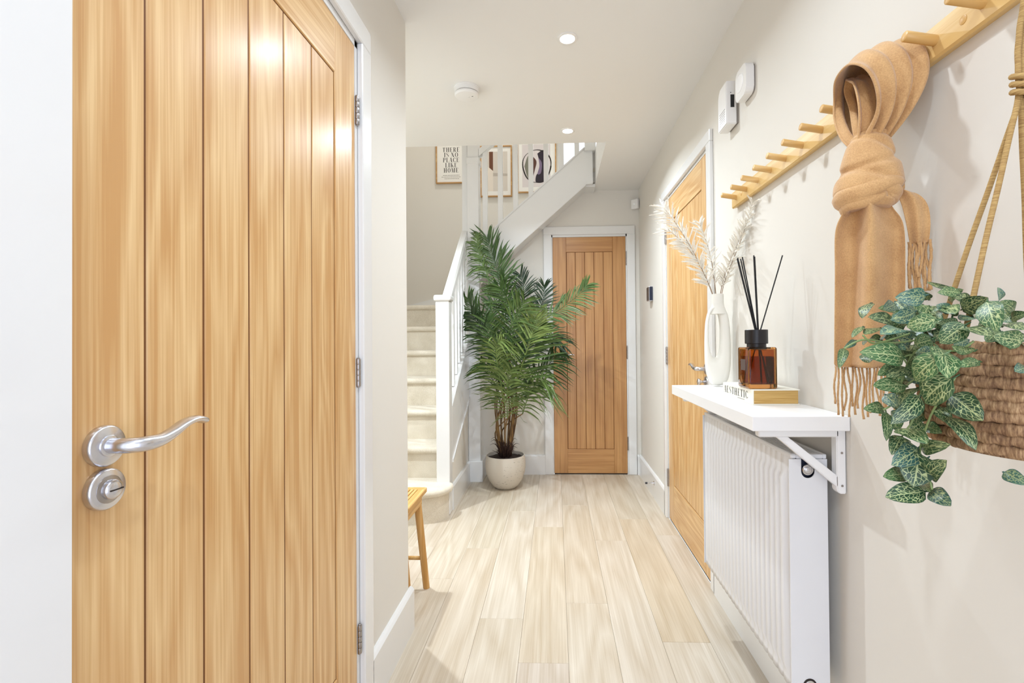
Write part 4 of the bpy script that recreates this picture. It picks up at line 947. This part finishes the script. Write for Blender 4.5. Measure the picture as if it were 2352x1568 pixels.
LEAVES=[
 (0.4630,0.6190,1.1780, 0.4280,0.6200,1.1750, 0.0207),
 (0.5130,0.7400,1.1670, 0.4740,0.7200,1.1690, 0.0133),
 (0.4380,0.6400,1.1460, 0.3950,0.6200,1.1520, 0.0166),
 (0.4510,0.6200,1.1580, 0.4100,0.6000,1.1470, 0.0199),
 (0.4390,0.6100,1.1300, 0.3890,0.5900,1.1330, 0.0244),
 (0.4290,0.5580,1.1450, 0.4110,0.5800,1.1380, 0.0193),
 (0.4210,0.6400,1.1380, 0.3890,0.6200,1.1310, 0.0177),
 (0.4190,0.6400,1.1230, 0.3860,0.6200,1.1190, 0.0155),
 (0.4220,0.6000,1.1010, 0.3610,0.5800,1.1090, 0.0255),
 (0.3990,0.6400,1.1400, 0.3730,0.6200,1.1270, 0.0093),
 (0.3900,0.6400,1.1220, 0.3640,0.6200,1.1130, 0.0078),
 (0.3750,0.6400,1.1120, 0.3570,0.6200,1.0890, 0.0106),
 (0.4450,0.5860,1.1230, 0.4340,0.6000,1.1170, 0.0194),
 (0.4490,0.5440,1.1390, 0.4290,0.5550,1.1190, 0.0221),
 (0.4480,0.5480,1.1350, 0.4390,0.5030,1.1280, 0.0202),
 (0.4590,0.5460,1.1100, 0.4370,0.5480,1.1150, 0.0118),
 (0.4610,0.5420,1.0990, 0.4380,0.5420,1.0940, 0.0117),
 (0.4370,0.5680,1.1150, 0.4210,0.5320,1.0830, 0.0266),
 (0.4250,0.5440,1.1060, 0.4130,0.5750,1.0750, 0.0255),
 (0.4370,0.5740,1.1050, 0.4280,0.5900,1.1090, 0.0151),
 (0.4360,0.6300,1.0910, 0.3980,0.6100,1.0800, 0.0133),
 (0.4420,0.6200,1.0870, 0.4020,0.6000,1.0790, 0.0177),
 (0.4300,0.6100,1.0660, 0.3800,0.5900,1.0690, 0.0188),
 (0.4370,0.5480,1.0800, 0.4260,0.5780,1.0490, 0.0313),
 (0.4440,0.5600,1.0610, 0.4350,0.5100,1.0410, 0.0254),
 (0.4470,0.5690,1.0350, 0.4370,0.5190,1.0110, 0.0177),
 (0.4310,0.5870,1.0560, 0.3910,0.5750,1.0260, 0.0198),
 (0.4510,0.6200,1.0620, 0.4150,0.6000,1.0440, 0.0155),
 (0.4190,0.6300,1.0530, 0.4200,0.6100,1.0410, 0.0155),
 (0.4240,0.6400,1.0340, 0.3880,0.6200,1.0370, 0.0144),
 (0.4260,0.6400,1.0300, 0.4140,0.6200,0.9970, 0.0122),
 (0.4210,0.6100,1.0140, 0.4220,0.5660,1.0070, 0.0250),
 (0.4390,0.6300,1.0000, 0.4130,0.6100,0.9830, 0.0177),
 (0.4560,0.6220,0.9870, 0.4350,0.5540,1.0060, 0.0169),
 (0.4500,0.6180,0.9880, 0.4080,0.6000,0.9720, 0.0243),
 (0.4430,0.6080,0.9840, 0.4240,0.5900,0.9490, 0.0354),
 (0.4510,0.6030,0.9570, 0.4340,0.5590,0.9860, 0.0208),
 (0.4430,0.6300,0.9530, 0.4040,0.6100,0.9550, 0.0177),
 (0.4440,0.5990,0.9400, 0.3980,0.6000,0.9330, 0.0240),
 (0.4590,0.6270,0.9420, 0.4390,0.5860,0.9450, 0.0151),
 (0.4500,0.5990,0.9420, 0.4340,0.5510,0.9400, 0.0186),
 (0.4770,0.5340,0.9810, 0.4700,0.5010,0.9780, 0.0137),
 (0.5120,0.6340,1.1850, 0.4930,0.6590,1.1990, 0.0054),
 (0.4970,0.6090,1.1790, 0.4760,0.6170,1.1820, 0.0162),
 (0.4930,0.5620,1.1610, 0.4790,0.5360,1.1770, 0.0131),
 (0.4810,0.5880,1.1580, 0.4730,0.5460,1.1680, 0.0193),
 (0.4650,0.5360,1.1640, 0.4500,0.5090,1.1320, 0.0216),
 (0.4710,0.5240,1.1380, 0.4610,0.4930,1.1340, 0.0147),
 (0.4800,0.5130,1.1210, 0.4490,0.5100,1.1260, 0.0175),
 (0.5110,0.5600,1.1460, 0.5010,0.5310,1.1500, 0.0109),
 (0.4630,0.5710,1.1420, 0.4450,0.5760,1.1420, 0.0121),
 (0.4850,0.6100,1.1570, 0.4680,0.6080,1.1650, 0.0122),
 (0.5020,0.6780,1.1700, 0.4850,0.6700,1.1540, 0.0198),
 (0.4910,0.6440,1.1520, 0.4810,0.6520,1.1660, 0.0171),
 (0.5010,0.5980,1.1500, 0.4800,0.5890,1.1460, 0.0156),
 (0.4910,0.5210,1.0930, 0.4670,0.5070,1.0910, 0.0127),
 (0.4740,0.6700,1.1470, 0.4420,0.6500,1.1340, 0.0177),
 (0.4840,0.6490,1.1330, 0.4680,0.6500,1.1420, 0.0196),
 (0.4850,0.6120,1.1330, 0.4670,0.6110,1.1220, 0.0184),
 (0.4580,0.6600,1.1160, 0.4270,0.6400,1.1270, 0.0177),
 (0.4710,0.6380,1.1030, 0.4490,0.6300,1.0950, 0.0198),
 (0.4500,0.6500,1.0590, 0.4240,0.6300,1.0740, 0.0177),
 (0.4660,0.6500,1.0290, 0.4360,0.6300,1.0420, 0.0199),
 (0.4620,0.6280,1.0190, 0.4440,0.6200,1.0100, 0.0198),
 (0.5020,0.5490,1.1220, 0.4910,0.5210,1.1150, 0.0145),
 (0.4960,0.5800,1.1360, 0.4880,0.5450,1.1220, 0.0150),
 (0.5120,0.6020,1.1500, 0.4900,0.5940,1.1600, 0.0174),
 (0.5240,0.5850,1.1550, 0.5130,0.5570,1.1410, 0.0147),
 (0.5090,0.6420,1.1740, 0.4970,0.6090,1.1830, 0.0140),
 (0.5070,0.6730,1.1760, 0.4960,0.6720,1.1860, 0.0151),
 (0.4560,0.6400,1.1030, 0.4260,0.6200,1.1080, 0.0155),
 (0.4620,0.6010,1.0400, 0.4470,0.5670,1.0290, 0.0163),
 (0.4340,0.6400,1.0220, 0.4350,0.6200,1.0330, 0.0133),
 (0.4740,0.5710,1.1220, 0.4540,0.5650,1.1170, 0.0138),
 (0.4940,0.5590,1.1170, 0.4830,0.5300,1.1130, 0.0111),
 (0.4570,0.6220,1.0870, 0.4300,0.6100,1.0800, 0.0198),
 (0.4590,0.6060,1.0760, 0.4500,0.6120,1.0860, 0.0172),
 (0.4630,0.6010,1.0920, 0.4490,0.5670,1.1050, 0.0163),
 (0.4600,0.6400,1.1200, 0.4300,0.6200,1.1290, 0.0199),
 (0.4580,0.6130,0.9770, 0.4480,0.6120,0.9620, 0.0172),
 (0.4500,0.6400,0.9830, 0.4280,0.6200,1.0000, 0.0155),
 (0.4790,0.6480,1.1380, 0.4610,0.6060,1.1510, 0.0171),
 (0.4860,0.6080,1.1510, 0.4690,0.5990,1.1630, 0.0162),
 (0.4420,0.6540,1.1310, 0.4130,0.6340,1.1200, 0.0186),
 (0.4250,0.6680,1.1070, 0.4110,0.6480,1.0940, 0.0210),
 (0.4920,0.6330,1.1360, 0.4760,0.6270,1.1270, 0.0174),
 (0.4860,0.6720,1.1150, 0.4630,0.6520,1.1040, 0.0194),
 (0.4680,0.6810,1.1750, 0.4680,0.6610,1.1620, 0.0192),
 (0.4920,0.6520,1.1000, 0.4810,0.6630,1.0890, 0.0169),
 (0.4820,0.6140,1.1640, 0.4680,0.5820,1.1540, 0.0189),
 (0.4870,0.6560,1.1510, 0.4620,0.6510,1.1520, 0.0165),
 (0.4990,0.6800,1.1010, 0.4760,0.6650,1.0840, 0.0200),
 (0.4850,0.6470,1.1610, 0.4690,0.6050,1.1450, 0.0193),
 (0.4720,0.6230,1.1560, 0.4560,0.5890,1.1420, 0.0153),
 (0.4730,0.6070,1.0970, 0.4600,0.5680,1.0910, 0.0155),
 (0.4470,0.6530,1.1130, 0.4450,0.6330,1.1050, 0.0185),
 (0.4950,0.6530,1.1480, 0.4800,0.6110,1.1350, 0.0166),
 (0.4580,0.6650,1.1700, 0.4300,0.6450,1.1630, 0.0157),
 (0.4970,0.6720,1.1630, 0.4790,0.6160,1.1570, 0.0157),
 (0.4860,0.6170,1.1430, 0.4700,0.6220,1.1410, 0.0175),
 (0.4930,0.6760,1.1250, 0.4720,0.6200,1.1200, 0.0168),
 (0.4410,0.6520,1.1510, 0.4480,0.6320,1.1500, 0.0181),
 (0.4610,0.6540,1.1280, 0.4590,0.6200,1.1280, 0.0184),
 (0.4900,0.6610,1.1370, 0.4780,0.6560,1.1240, 0.0189),
 (0.4260,0.6670,1.1720, 0.4020,0.6470,1.1530, 0.0161),
 (0.4890,0.6650,1.1490, 0.4660,0.6520,1.1390, 0.0168),
 (0.4640,0.6760,1.1450, 0.4530,0.6560,1.1330, 0.0182),
 (0.4590,0.6660,1.1580, 0.4510,0.6460,1.1440, 0.0157),
 (0.4810,0.6380,1.1660, 0.4690,0.6330,1.1530, 0.0193),
 (0.4580,0.6590,1.0790, 0.4290,0.6390,1.0660, 0.0174),
 (0.4500,0.6610,1.0470, 0.4450,0.6410,1.0320, 0.0156),
 (0.4900,0.6640,1.0360, 0.4750,0.6580,1.0270, 0.0162),
 (0.4610,0.6570,1.0630, 0.4290,0.6370,1.0590, 0.0205),
 (0.4920,0.6600,1.0100, 0.4760,0.6130,1.0190, 0.0196),
 (0.4780,0.6460,1.0300, 0.4650,0.6430,1.0170, 0.0161),
 (0.4900,0.6820,1.0860, 0.4700,0.6620,1.0690, 0.0147),
 (0.4870,0.6530,1.0130, 0.4710,0.6090,1.0120, 0.0137),
 (0.4880,0.6720,1.0660, 0.4520,0.6520,1.0670, 0.0207),
 (0.4750,0.6380,1.0730, 0.4520,0.6390,1.0720, 0.0165),
 (0.4600,0.6790,1.0180, 0.4530,0.6590,1.0030, 0.0198),
 (0.4830,0.6490,1.0390, 0.4660,0.6030,1.0430, 0.0153),
 (0.4750,0.6460,1.0530, 0.4560,0.5980,1.0600, 0.0147),
 (0.4770,0.6430,1.0100, 0.4600,0.5970,1.0120, 0.0157),
 (0.4970,0.5550,1.1310, 0.4720,0.5460,1.1210, 0.0150),
 (0.4970,0.5340,1.1290, 0.4710,0.5230,1.1170, 0.0147),
 (0.4930,0.5610,1.1480, 0.4690,0.5520,1.1350, 0.0170),
 (0.5220,0.5680,1.1540, 0.4980,0.5550,1.1650, 0.0129),
 (0.5100,0.6080,1.1710, 0.4870,0.6050,1.1730, 0.0137),
]
STEMS=[
 [(0.451, 0.537, 1.121), (0.446, 0.555, 1.11), (0.45, 0.62, 1.108), (0.433, 0.62, 1.071), (0.422, 0.62, 1.042)],
 [(0.449, 0.608, 1.123), (0.422, 0.62, 1.119), (0.386, 0.62, 1.123), (0.363, 0.62, 1.112)],
 [(0.446, 0.62, 1.131), (0.414, 0.62, 1.121), (0.397, 0.62, 1.119), (0.386, 0.62, 1.129)],
 [(0.446, 0.62, 1.104), (0.436, 0.62, 1.1), (0.442, 0.62, 1.085), (0.429, 0.62, 1.075)],
 [(0.444, 0.586, 1.077), (0.445, 0.62, 1.071), (0.423, 0.62, 1.044), (0.41, 0.62, 1.035)],
 [(0.445, 0.555, 1.08), (0.444, 0.586, 1.038), (0.449, 0.612, 0.993), (0.448, 0.612, 0.977)],
 [(0.448, 0.612, 0.977), (0.443, 0.593, 0.96), (0.442, 0.586, 0.946)],
 [(0.448, 0.612, 0.977), (0.44, 0.62, 0.954), (0.443, 0.62, 0.935)],
 [(0.444, 0.581, 1.089), (0.451, 0.618, 1.05), (0.445, 0.62, 1.021), (0.432, 0.62, 1.004)],
]

# ------------------------------------------------------------------ pictures on the stairwell's back wall
def picture(x0, x1, z0, z1, label, mount, fw=.012):
    y1 = YB-.002; y0 = y1-.024
    t = thing('picture_frame', ((x0+x1)/2, YB, z0), label, 'picture', 'framed prints in the stairwell')
    bm = bmesh.new()
    box(bm, x0, x0+fw, y0, y1, z0, z1, bev=.001); box(bm, x1-fw, x1, y0, y1, z0, z1, bev=.001); box(bm, x0+fw, x1-fw, y0, y1, z0, z0+fw, bev=.001); box(bm, x0+fw, x1-fw, y0, y1, z1-fw, z1, bev=.001)
    obj('frame', bm, FRAMEW, t); obj('mount', B(x0+fw, x1-fw, y0+.010, y0+.014, z0+fw, z1-fw), PAPER, t)
    return t, y0+.010
def poly(pts, y, bm=None):
    bm = bm or bmesh.new(); bm.faces.new([bm.verts.new((x, y, z)) for x, z in pts]); return bm
t, y = picture(-1.222, -.905, 2.755, 3.185, 'framed print reading THERE IS NO PLACE LIKE HOME, left on the stairwell wall', True)
for i, s in enumerate(('THERE', 'IS NO', 'PLACE', 'LIKE', 'HOME')):
    obj('lettering', text_mesh(s, .0465, .80, .17, lambda u, v, i=i: Vector((-1.0635+u, y-.0005, 3.083-.0535*i+v))), INK, t)
bm = bmesh.new()
for i, wd in enumerate((.17, .20, .14)):
    x = -1.0635-wd/2
    while x < -1.0635+wd/2:
        l = random.uniform(.006, .018); box(bm, x, x+l, y-.0008, y-.0003, 2.838-.018*i, 2.8425-.018*i); x += l+.004
obj('small_print', bm, INKSOFT, t)
t, y = picture(-.760, -.432, 2.607, 3.135, 'framed abstract print of a brown band over beige, middle of the stairwell wall', True)
ax0, ax1, az0, az1 = -.712, -.478, 2.665, 3.075
obj('print', poly([(ax0, az0), (ax1, az0), (ax1, az1), (ax0, az1)], y-.0004), plain('print_beige', 'D8CFC4', .8), t)
obj('print', poly([(ax0+.045, az1), (ax0+.085, az1), (ax0+.085, az1-.20), (ax0+.045, az1-.165)], y-.0007), plain('print_brown', '6F4630', .8), t)
obj('print', poly([(ax0+.085, az0+.155), (ax1, az0+.155), (ax1, az0+.18), (ax0+.085, az0+.19)], y-.0007), plain('print_grey', 'BDB3A8', .8), t)
obj('print', poly([(ax0, az0), (ax0+.085, az0), (ax0+.085, az1-.20), (ax0+.045, az1-.165), (ax0, az1-.15)], y-.0006), plain('print_cream', 'E7DCCF', .8), t)
t, y = picture(-.377, .026, 2.642, 3.20, 'framed abstract print of dark rounded shapes in a black loop, right on the stairwell wall', True)
ax0, ax1, az0, az1 = -.325, -.035, 2.700, 3.14
obj('print', poly([(ax0, az0), (ax1, az0), (ax1, az1), (ax0, az1)], y-.0004), plain('print_blush', 'DCD3D2', .8), t)
def blob(pts, yy, col, nm):
    P = cromN(list(pts)+[pts[0]], 40); obj('print', poly([(p[0], p[1]) for p in P[:-1]], yy), plain(nm, col, .8), t)
cx, cz = -.178, 2.915
blob([(cx-.125, cz+.0), (cx-.085, cz+.11), (cx-.045, cz+.05), (cx-.04, cz-.07), (cx-.085, cz-.125)], y-.0007, '7E7D6E', 'print_olive')
blob([(cx-.045, cz+.11), (cx+.0, cz+.05), (cx-.015, cz-.03), (cx-.04, cz-.10)], y-.0008, '5C3C32', 'print_rust')
blob([(cx+.01, cz+.13), (cx+.085, cz+.15), (cx+.10, cz-.13), (cx+.0, cz-.17), (cx-.005, cz-.10), (cx+.04, cz-.02)], y-.0009, '2E2530', 'print_plum')
blob([(cx+.02, cz+.09), (cx+.055, cz+.03), (cx+.045, cz-.07), (cx+.01, cz-.08), (cx+.03, cz+.0)], y-.0011, '7C6C86', 'print_lilac')
P = []
for k in range(49):
    a = 2*PI*k/48; P.append((cx+.004+.145*math.cos(a)*(1+.05*math.sin(3*a)), y-.0014, cz+.175*math.sin(a)*(1+.04*math.cos(2*a))))
bm = bmesh.new()
for k in range(48):
    a, b = Vector(P[k]), Vector(P[k+1]); n_ = (b-a).cross(Vector((0, 1, 0))).normalized()*(.0045+.0025*math.sin(k*.3))
    bm.faces.new([bm.verts.new(a-n_), bm.verts.new(b-n_), bm.verts.new(b+n_), bm.verts.new(a+n_)])
obj('print_line', bm, INK, t)

# ------------------------------------------------------------------ bench behind the left wall corner
be = thing('bench', (-1.1, 2.05, 0), 'light wooden slatted bench peeking out behind the left wall corner', 'bench')
b0, b1, f0, f1, bz = -1.6, -.597, 1.895, 2.205, .452
obj('seat_rail', B(b0, b1, f1-.030, f1, bz-.022, bz, bev=.003), BENCHW, be); obj('seat_rail', B(b0, b1, f0, f0+.03, bz-.022, bz, bev=.003), BENCHW, be)
obj('seat_end', B(b1-.034, b1, f0+.0305, f1-.0305, bz-.022, bz, bev=.003), BENCHW, be); obj('seat_end', B(b0, b0+.034, f0+.0305, f1-.0305, bz-.022, bz, bev=.003), BENCHW, be)
me0 = None
for k in range(54):
    x = b1-.043-.0170*k
    if x < b0+.045: break
    o = obj('slat', B(x-.0066, x+.0066, f0+.028, f1-.028, bz-.012, bz-.0012, bev=.0015), BENCHW, be) if me0 is None else None
    if me0 is None: me0 = o
    else:
        o = me0.copy(); COL.objects.link(o); o.parent = be; o.location = (x-(b1-.043), 0, 0)
obj('apron', B(b1-.030, b1-.010, f0+.05, f1-.05, bz-.062, bz-.022, bev=.002), BENCHW, be); obj('apron', B(b0+.05, b1-.05, f1-.05, f1-.03, bz-.062, bz-.022, bev=.002), BENCHW, be)
obj('apron', B(b0+.05, b1-.05, f0+.03, f0+.05, bz-.062, bz-.022, bev=.002), BENCHW, be)
for sx, xx in ((1, b1-.036), (-1, b0+.036)):
    for sy, yy in ((1, f1-.042), (-1, f0+.036)):
        a = Vector((xx, yy, bz-.022)); b = Vector((xx+sx*.036, yy+sy*(.022 if sy > 0 else .0), 0))
        o = obj('leg', tube([a, a.lerp(b, .33), a.lerp(b, .66), b], [.017, .0165, .0155, .0145], n=18), BENCHZ, be); sharp(o, 50)
obj('stretcher', tube([(b0+.01, f1-.026, .138), (b1-.012, f1-.026, .138)], .0085, n=14), BENCHW, be, smooth=True)
obj('stretcher', tube([(b0+.01, f0+.036, .138), (b1-.012, f0+.036, .138)], .0085, n=14), BENCHW, be, smooth=True)

# ------------------------------------------------------------------ potted palm
PX, PY = -.39, 3.69
pp = thing('potted_palm', (PX, PY, 0), 'tall green palm in a round speckled stone pot beside the far oak door', 'potted plant')
prof = [(.058, 0), (.078, .003), (.098, .020), (.128, .065), (.147, .115), (.154, .160), (.154, .195), (.149, .232), (.1475, .246), (.1465, .250), (.1415, .250), (.1405, .245), (.144, .205), (.13, .2), (.02, .2)]
sharp(obj('pot', lathe(prof, (PX, PY, 0), n=56), POT, pp, smooth=True), 50)
bm = lathe([(.139, .222), (.13, .228), (.08, .232), (.03, .236), (.004, .237)], (PX, PY, 0), n=36)
for v in bm.verts: v.co.z += random.uniform(-.004, .004)
obj('soil', bm, SOIL, pp, smooth=True)
bm = bmesh.new()
for k in range(150):
    a = random.uniform(0, 2*PI); r0 = random.uniform(.01, .045); h = random.uniform(.05, .15); lean = random.uniform(.0, .05)
    p0 = Vector((PX+r0*math.cos(a), PY+r0*math.sin(a), .228)); p1 = p0+Vector((lean*.4*math.cos(a), lean*.4*math.sin(a), h*.6)); p2 = p0+Vector((lean*1.3*math.cos(a+.3), lean*1.3*math.sin(a+.3), h))
    tube([p0, p1, p2], [.0045, .003, .0006], n=5, bm=bm)
for k in range(16):
    a = random.uniform(0, 2*PI); h = random.uniform(.08, .16)
    P = [Vector((PX+.035*math.cos(a), PY+.035*math.sin(a), .26)), Vector((PX+.06*math.cos(a), PY+.06*math.sin(a), .26+h*.5)), Vector((PX+.09*math.cos(a), PY+.09*math.sin(a), .26+h*.72)), Vector((PX+.12*math.cos(a), PY+.12*math.sin(a), .26+h*.6))]
    tube(crom(P, 8), [.004, .004, .0035, .003, .0025, .002, .0015, .001, .0005], n=5, bm=bm)
o = obj('fibre', bm, FIBRE, pp, smooth=True); o['kind'] = 'stuff'
VIEW = Vector((-.12, -1, .0)).normalized()
tmin = 1
def frond(pts, L, droop, tone, k):
    ba = k % 7*2*PI/7+.3; base = Vector((PX+.030*math.cos(ba)+random.uniform(-.003, .003), PY+.026*math.sin(ba), .25))
    st_ = Vector(pts[0])
    mid = Vector((base.x+.055*math.cos(ba)+(st_.x-base.x)*.08, base.y+.045*math.sin(ba)+(st_.y-base.y)*.08, base.z+(st_.z-base.z)*.55))
    stem = crom([base, mid, st_], 10)
    P = crom(pts, 40)
    rad = [.0062-.0022*i/10 for i in range(11)]
    o = obj('stalk', tube(stem, rad, n=7), STALK, pp, smooth=True)
    bm = bmesh.new()
    tube(P, [.0048*(1-.8*i/40) for i in range(41)], n=6, bm=bm)
    n = int(9+34*sum((Vector(a)-Vector(b)).length for a, b in zip(pts, pts[1:])))
    for i in range(n):
        s = .06+.94*i/(n-1); f = min(s*40, 39.999); a = int(f); p = P[a].lerp(P[a+1], f-a); tg = (P[a+1]-P[a]).normalized()
        nr = VIEW+Vector((random.gauss(0, .25), random.gauss(0, .2), .35)); side = tg.cross(nr).normalized(); up = side.cross(tg).normalized()
        for sg in (1, -1):
            l = L*(.55+.75*math.sin(PI*(.12+.80*s)))*random.uniform(.85, 1.15)*1.06
            ang = math.radians(random.uniform(48, 66)-26*s)
            d = (tg*math.cos(ang)+side*sg*math.sin(ang)+up*random.uniform(-.05, .30)).normalized()
            w = random.uniform(.0052, .0078)*(L/.16)**.5; q = []
            for m in range(6):
                u = m/5; c_ = p+d*(l*u)+Vector((0, 0, -l*droop*u*u*random.uniform(.85, 1.1)))+tg*(l*.10*u*u)
                if c_.y > 4.03: c_.y = 4.03
                if c_.x < -.665 and c_.y < 3.85: c_.x = -.665
                if c_.y > 3.80 and c_.x < -.575: c_.y = 3.80
                q.append(c_)
            wv = d.cross(up).normalized(); wd = [.35, .85, 1, .9, .6, .04]; R = []
            for m, c_ in enumerate(q):
                ww = wv*(w*wd[m]); R.append((bm.verts.new(c_-ww), bm.verts.new(c_-up*(w*wd[m]*.45)), bm.verts.new(c_+ww)))
            for A, Bb in zip(R, R[1:]):
                bm.faces.new((A[0], A[1], Bb[1], Bb[0])); bm.faces.new((A[1], A[2], Bb[2], Bb[1]))
    dark, mid_, lit = (.013, .036, .016), (.064, .126, .030), (.24, .33, .09)  # shaded to lit greens: rear fronds painted darker, bright facing ones lighter
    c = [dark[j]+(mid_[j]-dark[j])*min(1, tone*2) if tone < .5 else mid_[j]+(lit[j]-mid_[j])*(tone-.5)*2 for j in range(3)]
    me = bpy.data.meshes.new('frond'); org = wloc(pp)
    for v in bm.verts: v.co -= org
    for f in bm.faces: f.smooth = True
    bm.to_mesh(me); bm.free(); me.materials.append(PALM)
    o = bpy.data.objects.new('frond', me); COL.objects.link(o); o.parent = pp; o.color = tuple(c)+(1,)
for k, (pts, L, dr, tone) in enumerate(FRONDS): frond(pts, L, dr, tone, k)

# ------------------------------------------------------------------ hanging basket and its trailing plant
BX, BY = .58, .60
hb = thing('hanging_basket', (BX, BY, 1.0), 'woven seagrass basket hung on tan cords from the peg rail, right foreground', 'basket')
rows = 10
for k in range(rows):
    s = k/(rows-1); z = 1.000+.0124*k; r = .094+.017*math.sin(PI*(.12+.62*s))**1.0
    if k == rows-1: r -= .001
    n = 264; bm = bmesh.new(); RR = []
    ph = random.uniform(0, 6)
    for i in range(n):
        a = 2*PI*i/n; wob = .0011*math.sin(7*a+ph)+.0007*math.sin(17*a+2*ph); c_ = Vector((BX+(r+wob)*math.cos(a), BY+(r+wob)*math.sin(a), z+.0008*math.sin(5*a+ph)))
        row = []
        for j in range(12):
            b = 2*PI*j/12; tw = .0058*(1+.30*abs(math.sin((b-a*22+ph)*1.0)))
            row.append(bm.verts.new(c_+Vector((math.cos(a), math.sin(a), 0))*(tw*.82*math.cos(b))+Vector((0, 0, tw*math.sin(b)))))
        RR.append(row)
    for i in range(n):
        A, Bb = RR[i], RR[(i+1) % n]
        for j in range(12): bm.faces.new((A[j], A[(j+1) % 12], Bb[(j+1) % 12], Bb[j]))
    obj('coil', bm, WICK, hb, smooth=True)
sharp(obj('base', lathe([(.090, .990), (.092, .998), (.088, 1.004), (.01, 1.004)], (BX, BY, 0), n=48), WICK, hb, smooth=True), 50)
obj('soil', lathe([(.100, 1.088), (.05, 1.094), (.004, 1.096)], (BX, BY, 0), n=32), SOIL, hb, smooth=True)
knot = Vector((.581, .617, 1.437))
rim = [(.497, .655), (.488, .600), (.640, .675), (.655, .545)]
for i, (x, y) in enumerate(rim):
    e = Vector((x, y, 1.105)); a = knot+Vector((.002*math.cos(i*1.6), .002*math.sin(i*1.6), 0)); P = [a, a.lerp(e, .12)+Vector((0, 0, -.004)), a.lerp(e, .55), e]
    obj('cord', tube(crom(P, 40), .0031, n=9, rfun=lambda s, a_: 1+.07*math.sin(230*s+a_)), ROPE, hb, smooth=True)
for dx, dy in ((-.003, 0), (.0032, .002)):
    P = [knot+Vector((dx, dy, -.012)), knot+Vector((dx*1.2, dy, .05)), Vector((.583+dx, .606, 1.56)), Vector((.594+dx*.4, .599+.007*(1 if dx > 0 else -1), 1.645)), Vector((.60, .5955+.008*(1 if dx > 0 else -1), 1.668)), Vector((.60, .5955, 1.6775))]
    obj('cord', tube(crom(P, 50), .0031, n=9, rfun=lambda s, a_: 1+.07*math.sin(240*s+a_)), ROPE, hb, smooth=True)
P = []
for k in range(73):
    a = 2*PI*k/72*3.2; P.append(knot+Vector((.0085*math.cos(a), .0085*math.sin(a), .016-.0085*a/6.28*1.15+.002*math.sin(a*1.0))))
obj('knot', tube(P, .0036, n=9, rfun=lambda s, a_: 1+.06*math.sin(300*s+a_)), ROPE, hb, smooth=True)

tp = thing('trailing_plant', (BX, BY, 1.10), 'trailing green plant with pale netted veins spilling over the woven basket', 'plant')
for pts in STEMS: obj('stem', tube(crom(pts, 16), .0012, n=6), VSTEM, tp, smooth=True)
CAMP = Vector((0, 0, 1.126))
def leaf(p, q, w, k):
    p, q = Vector(p), Vector(q); d = q-p; l = d.length; d.normalize()
    vw = (CAMP-(p+q)/2).normalized(); rv = Vector((random.gauss(0, 1), random.gauss(0, 1), random.gauss(0, 1)))
    nr = vw+rv*.30+Vector((0, 0, .25)); nr = (nr-d*nr.dot(d)).normalized(); sd = d.cross(nr).normalized()
    bm = bmesh.new(); uv = bm.loops.layers.uv.new('UVMap'); NA, NB = 8, 6; G = []; w *= 1.16
    curl = random.uniform(.08, .26); cup = random.uniform(-.10, .22); roll_ = random.uniform(-.25, .25)
    for i in range(NA+1):
        t = i/NA; hw = w/2*(math.sin(PI*min(1, t**.82))**.62)*(1-.10*t) if 0 < t < 1 else w*.012
        row = []
        for j in range(NB+1):
            s = j/NB*2-1
            c_ = p+d*(l*t)+sd*(hw*s)+nr*(l*curl*(math.sin(PI*t)*.55-.35*t*t)+hw*abs(s)**1.4*cup+hw*s*roll_*t-.04*hw*(1-abs(s)**.5)+.03*w*math.sin(9*t+3*s)*abs(s))
            row.append((bm.verts.new(c_), (j/NB, t)))
        G.append(row)
    for i in range(NA):
        for j in range(NB):
            c4 = [G[i][j], G[i][j+1], G[i+1][j+1], G[i+1][j]]; f = bm.faces.new([x[0] for x in c4])
            for lp, x in zip(f.loops, c4): lp[uv].uv = x[1]
    # short petiole
    tube([p-d*(l*.16)-nr*.003, p, p+d*(l*.05)], [.0009, .0011, .0008], n=5, bm=bm)
    me = bpy.data.meshes.new('leaf'); org = wloc(tp)
    for v in bm.verts: v.co -= org
    for f in bm.faces: f.smooth = True
    bm.to_mesh(me); bm.free(); me.materials.append(VLEAF)
    o = bpy.data.objects.new('leaf', me); COL.objects.link(o); o.parent = tp
    r = random.random(); g = random.uniform(.8, 1.25)
    c = (.045*g, .115*g, .040*g) if r < .6 else ((.045*g, .13*g, .105*g) if r < .82 else (.028*g, .075*g, .032*g))
    o.color = c+(1,)
for k, L in enumerate(LEAVES): leaf(L[0:3], L[3:6], L[6], k)

# ------------------------------------------------------------------ labels of the setting
for n_, lb, ct in (('door_1', 'large boarded oak door with satin lever and lock rose, left foreground', 'door'), ('door_2', 'narrow boarded oak cupboard door at the far end of the hall', 'door'),
                   ('door_3', 'boarded oak door in the right wall behind the shelf', 'door'), ('trim_1', 'white casing round the large left oak door', 'door frame'), ('trim_2', 'white casing round the far oak cupboard door', 'door frame'),
                   ('trim_3', 'white casing round the right oak door', 'door frame'), ('window_1', 'bright window high up in the stairwell behind the balusters', 'window'), ('floor', 'pale oak plank floor of the hall', 'floor'),
                   ('ceiling', 'white ceiling with the stairwell opening', 'ceiling'), ('wall_left', 'off-white left wall around the large oak door', 'wall'), ('wall_right', 'off-white right wall with the peg rails', 'wall'),
                   ('wall_back', 'off-white wall around the far oak door under the stairs', 'wall'), ('wall_stair_back', 'shaded beige stairwell wall with the framed prints', 'wall'),
                   ('baseboard_left', 'white baseboard along the left wall to its corner', 'baseboard'), ('baseboard_right', 'white baseboard along the right wall', 'baseboard'), ('baseboard_back', 'white baseboard behind the potted palm', 'baseboard')):
    tag(bpy.data.objects[n_], lb, ct)
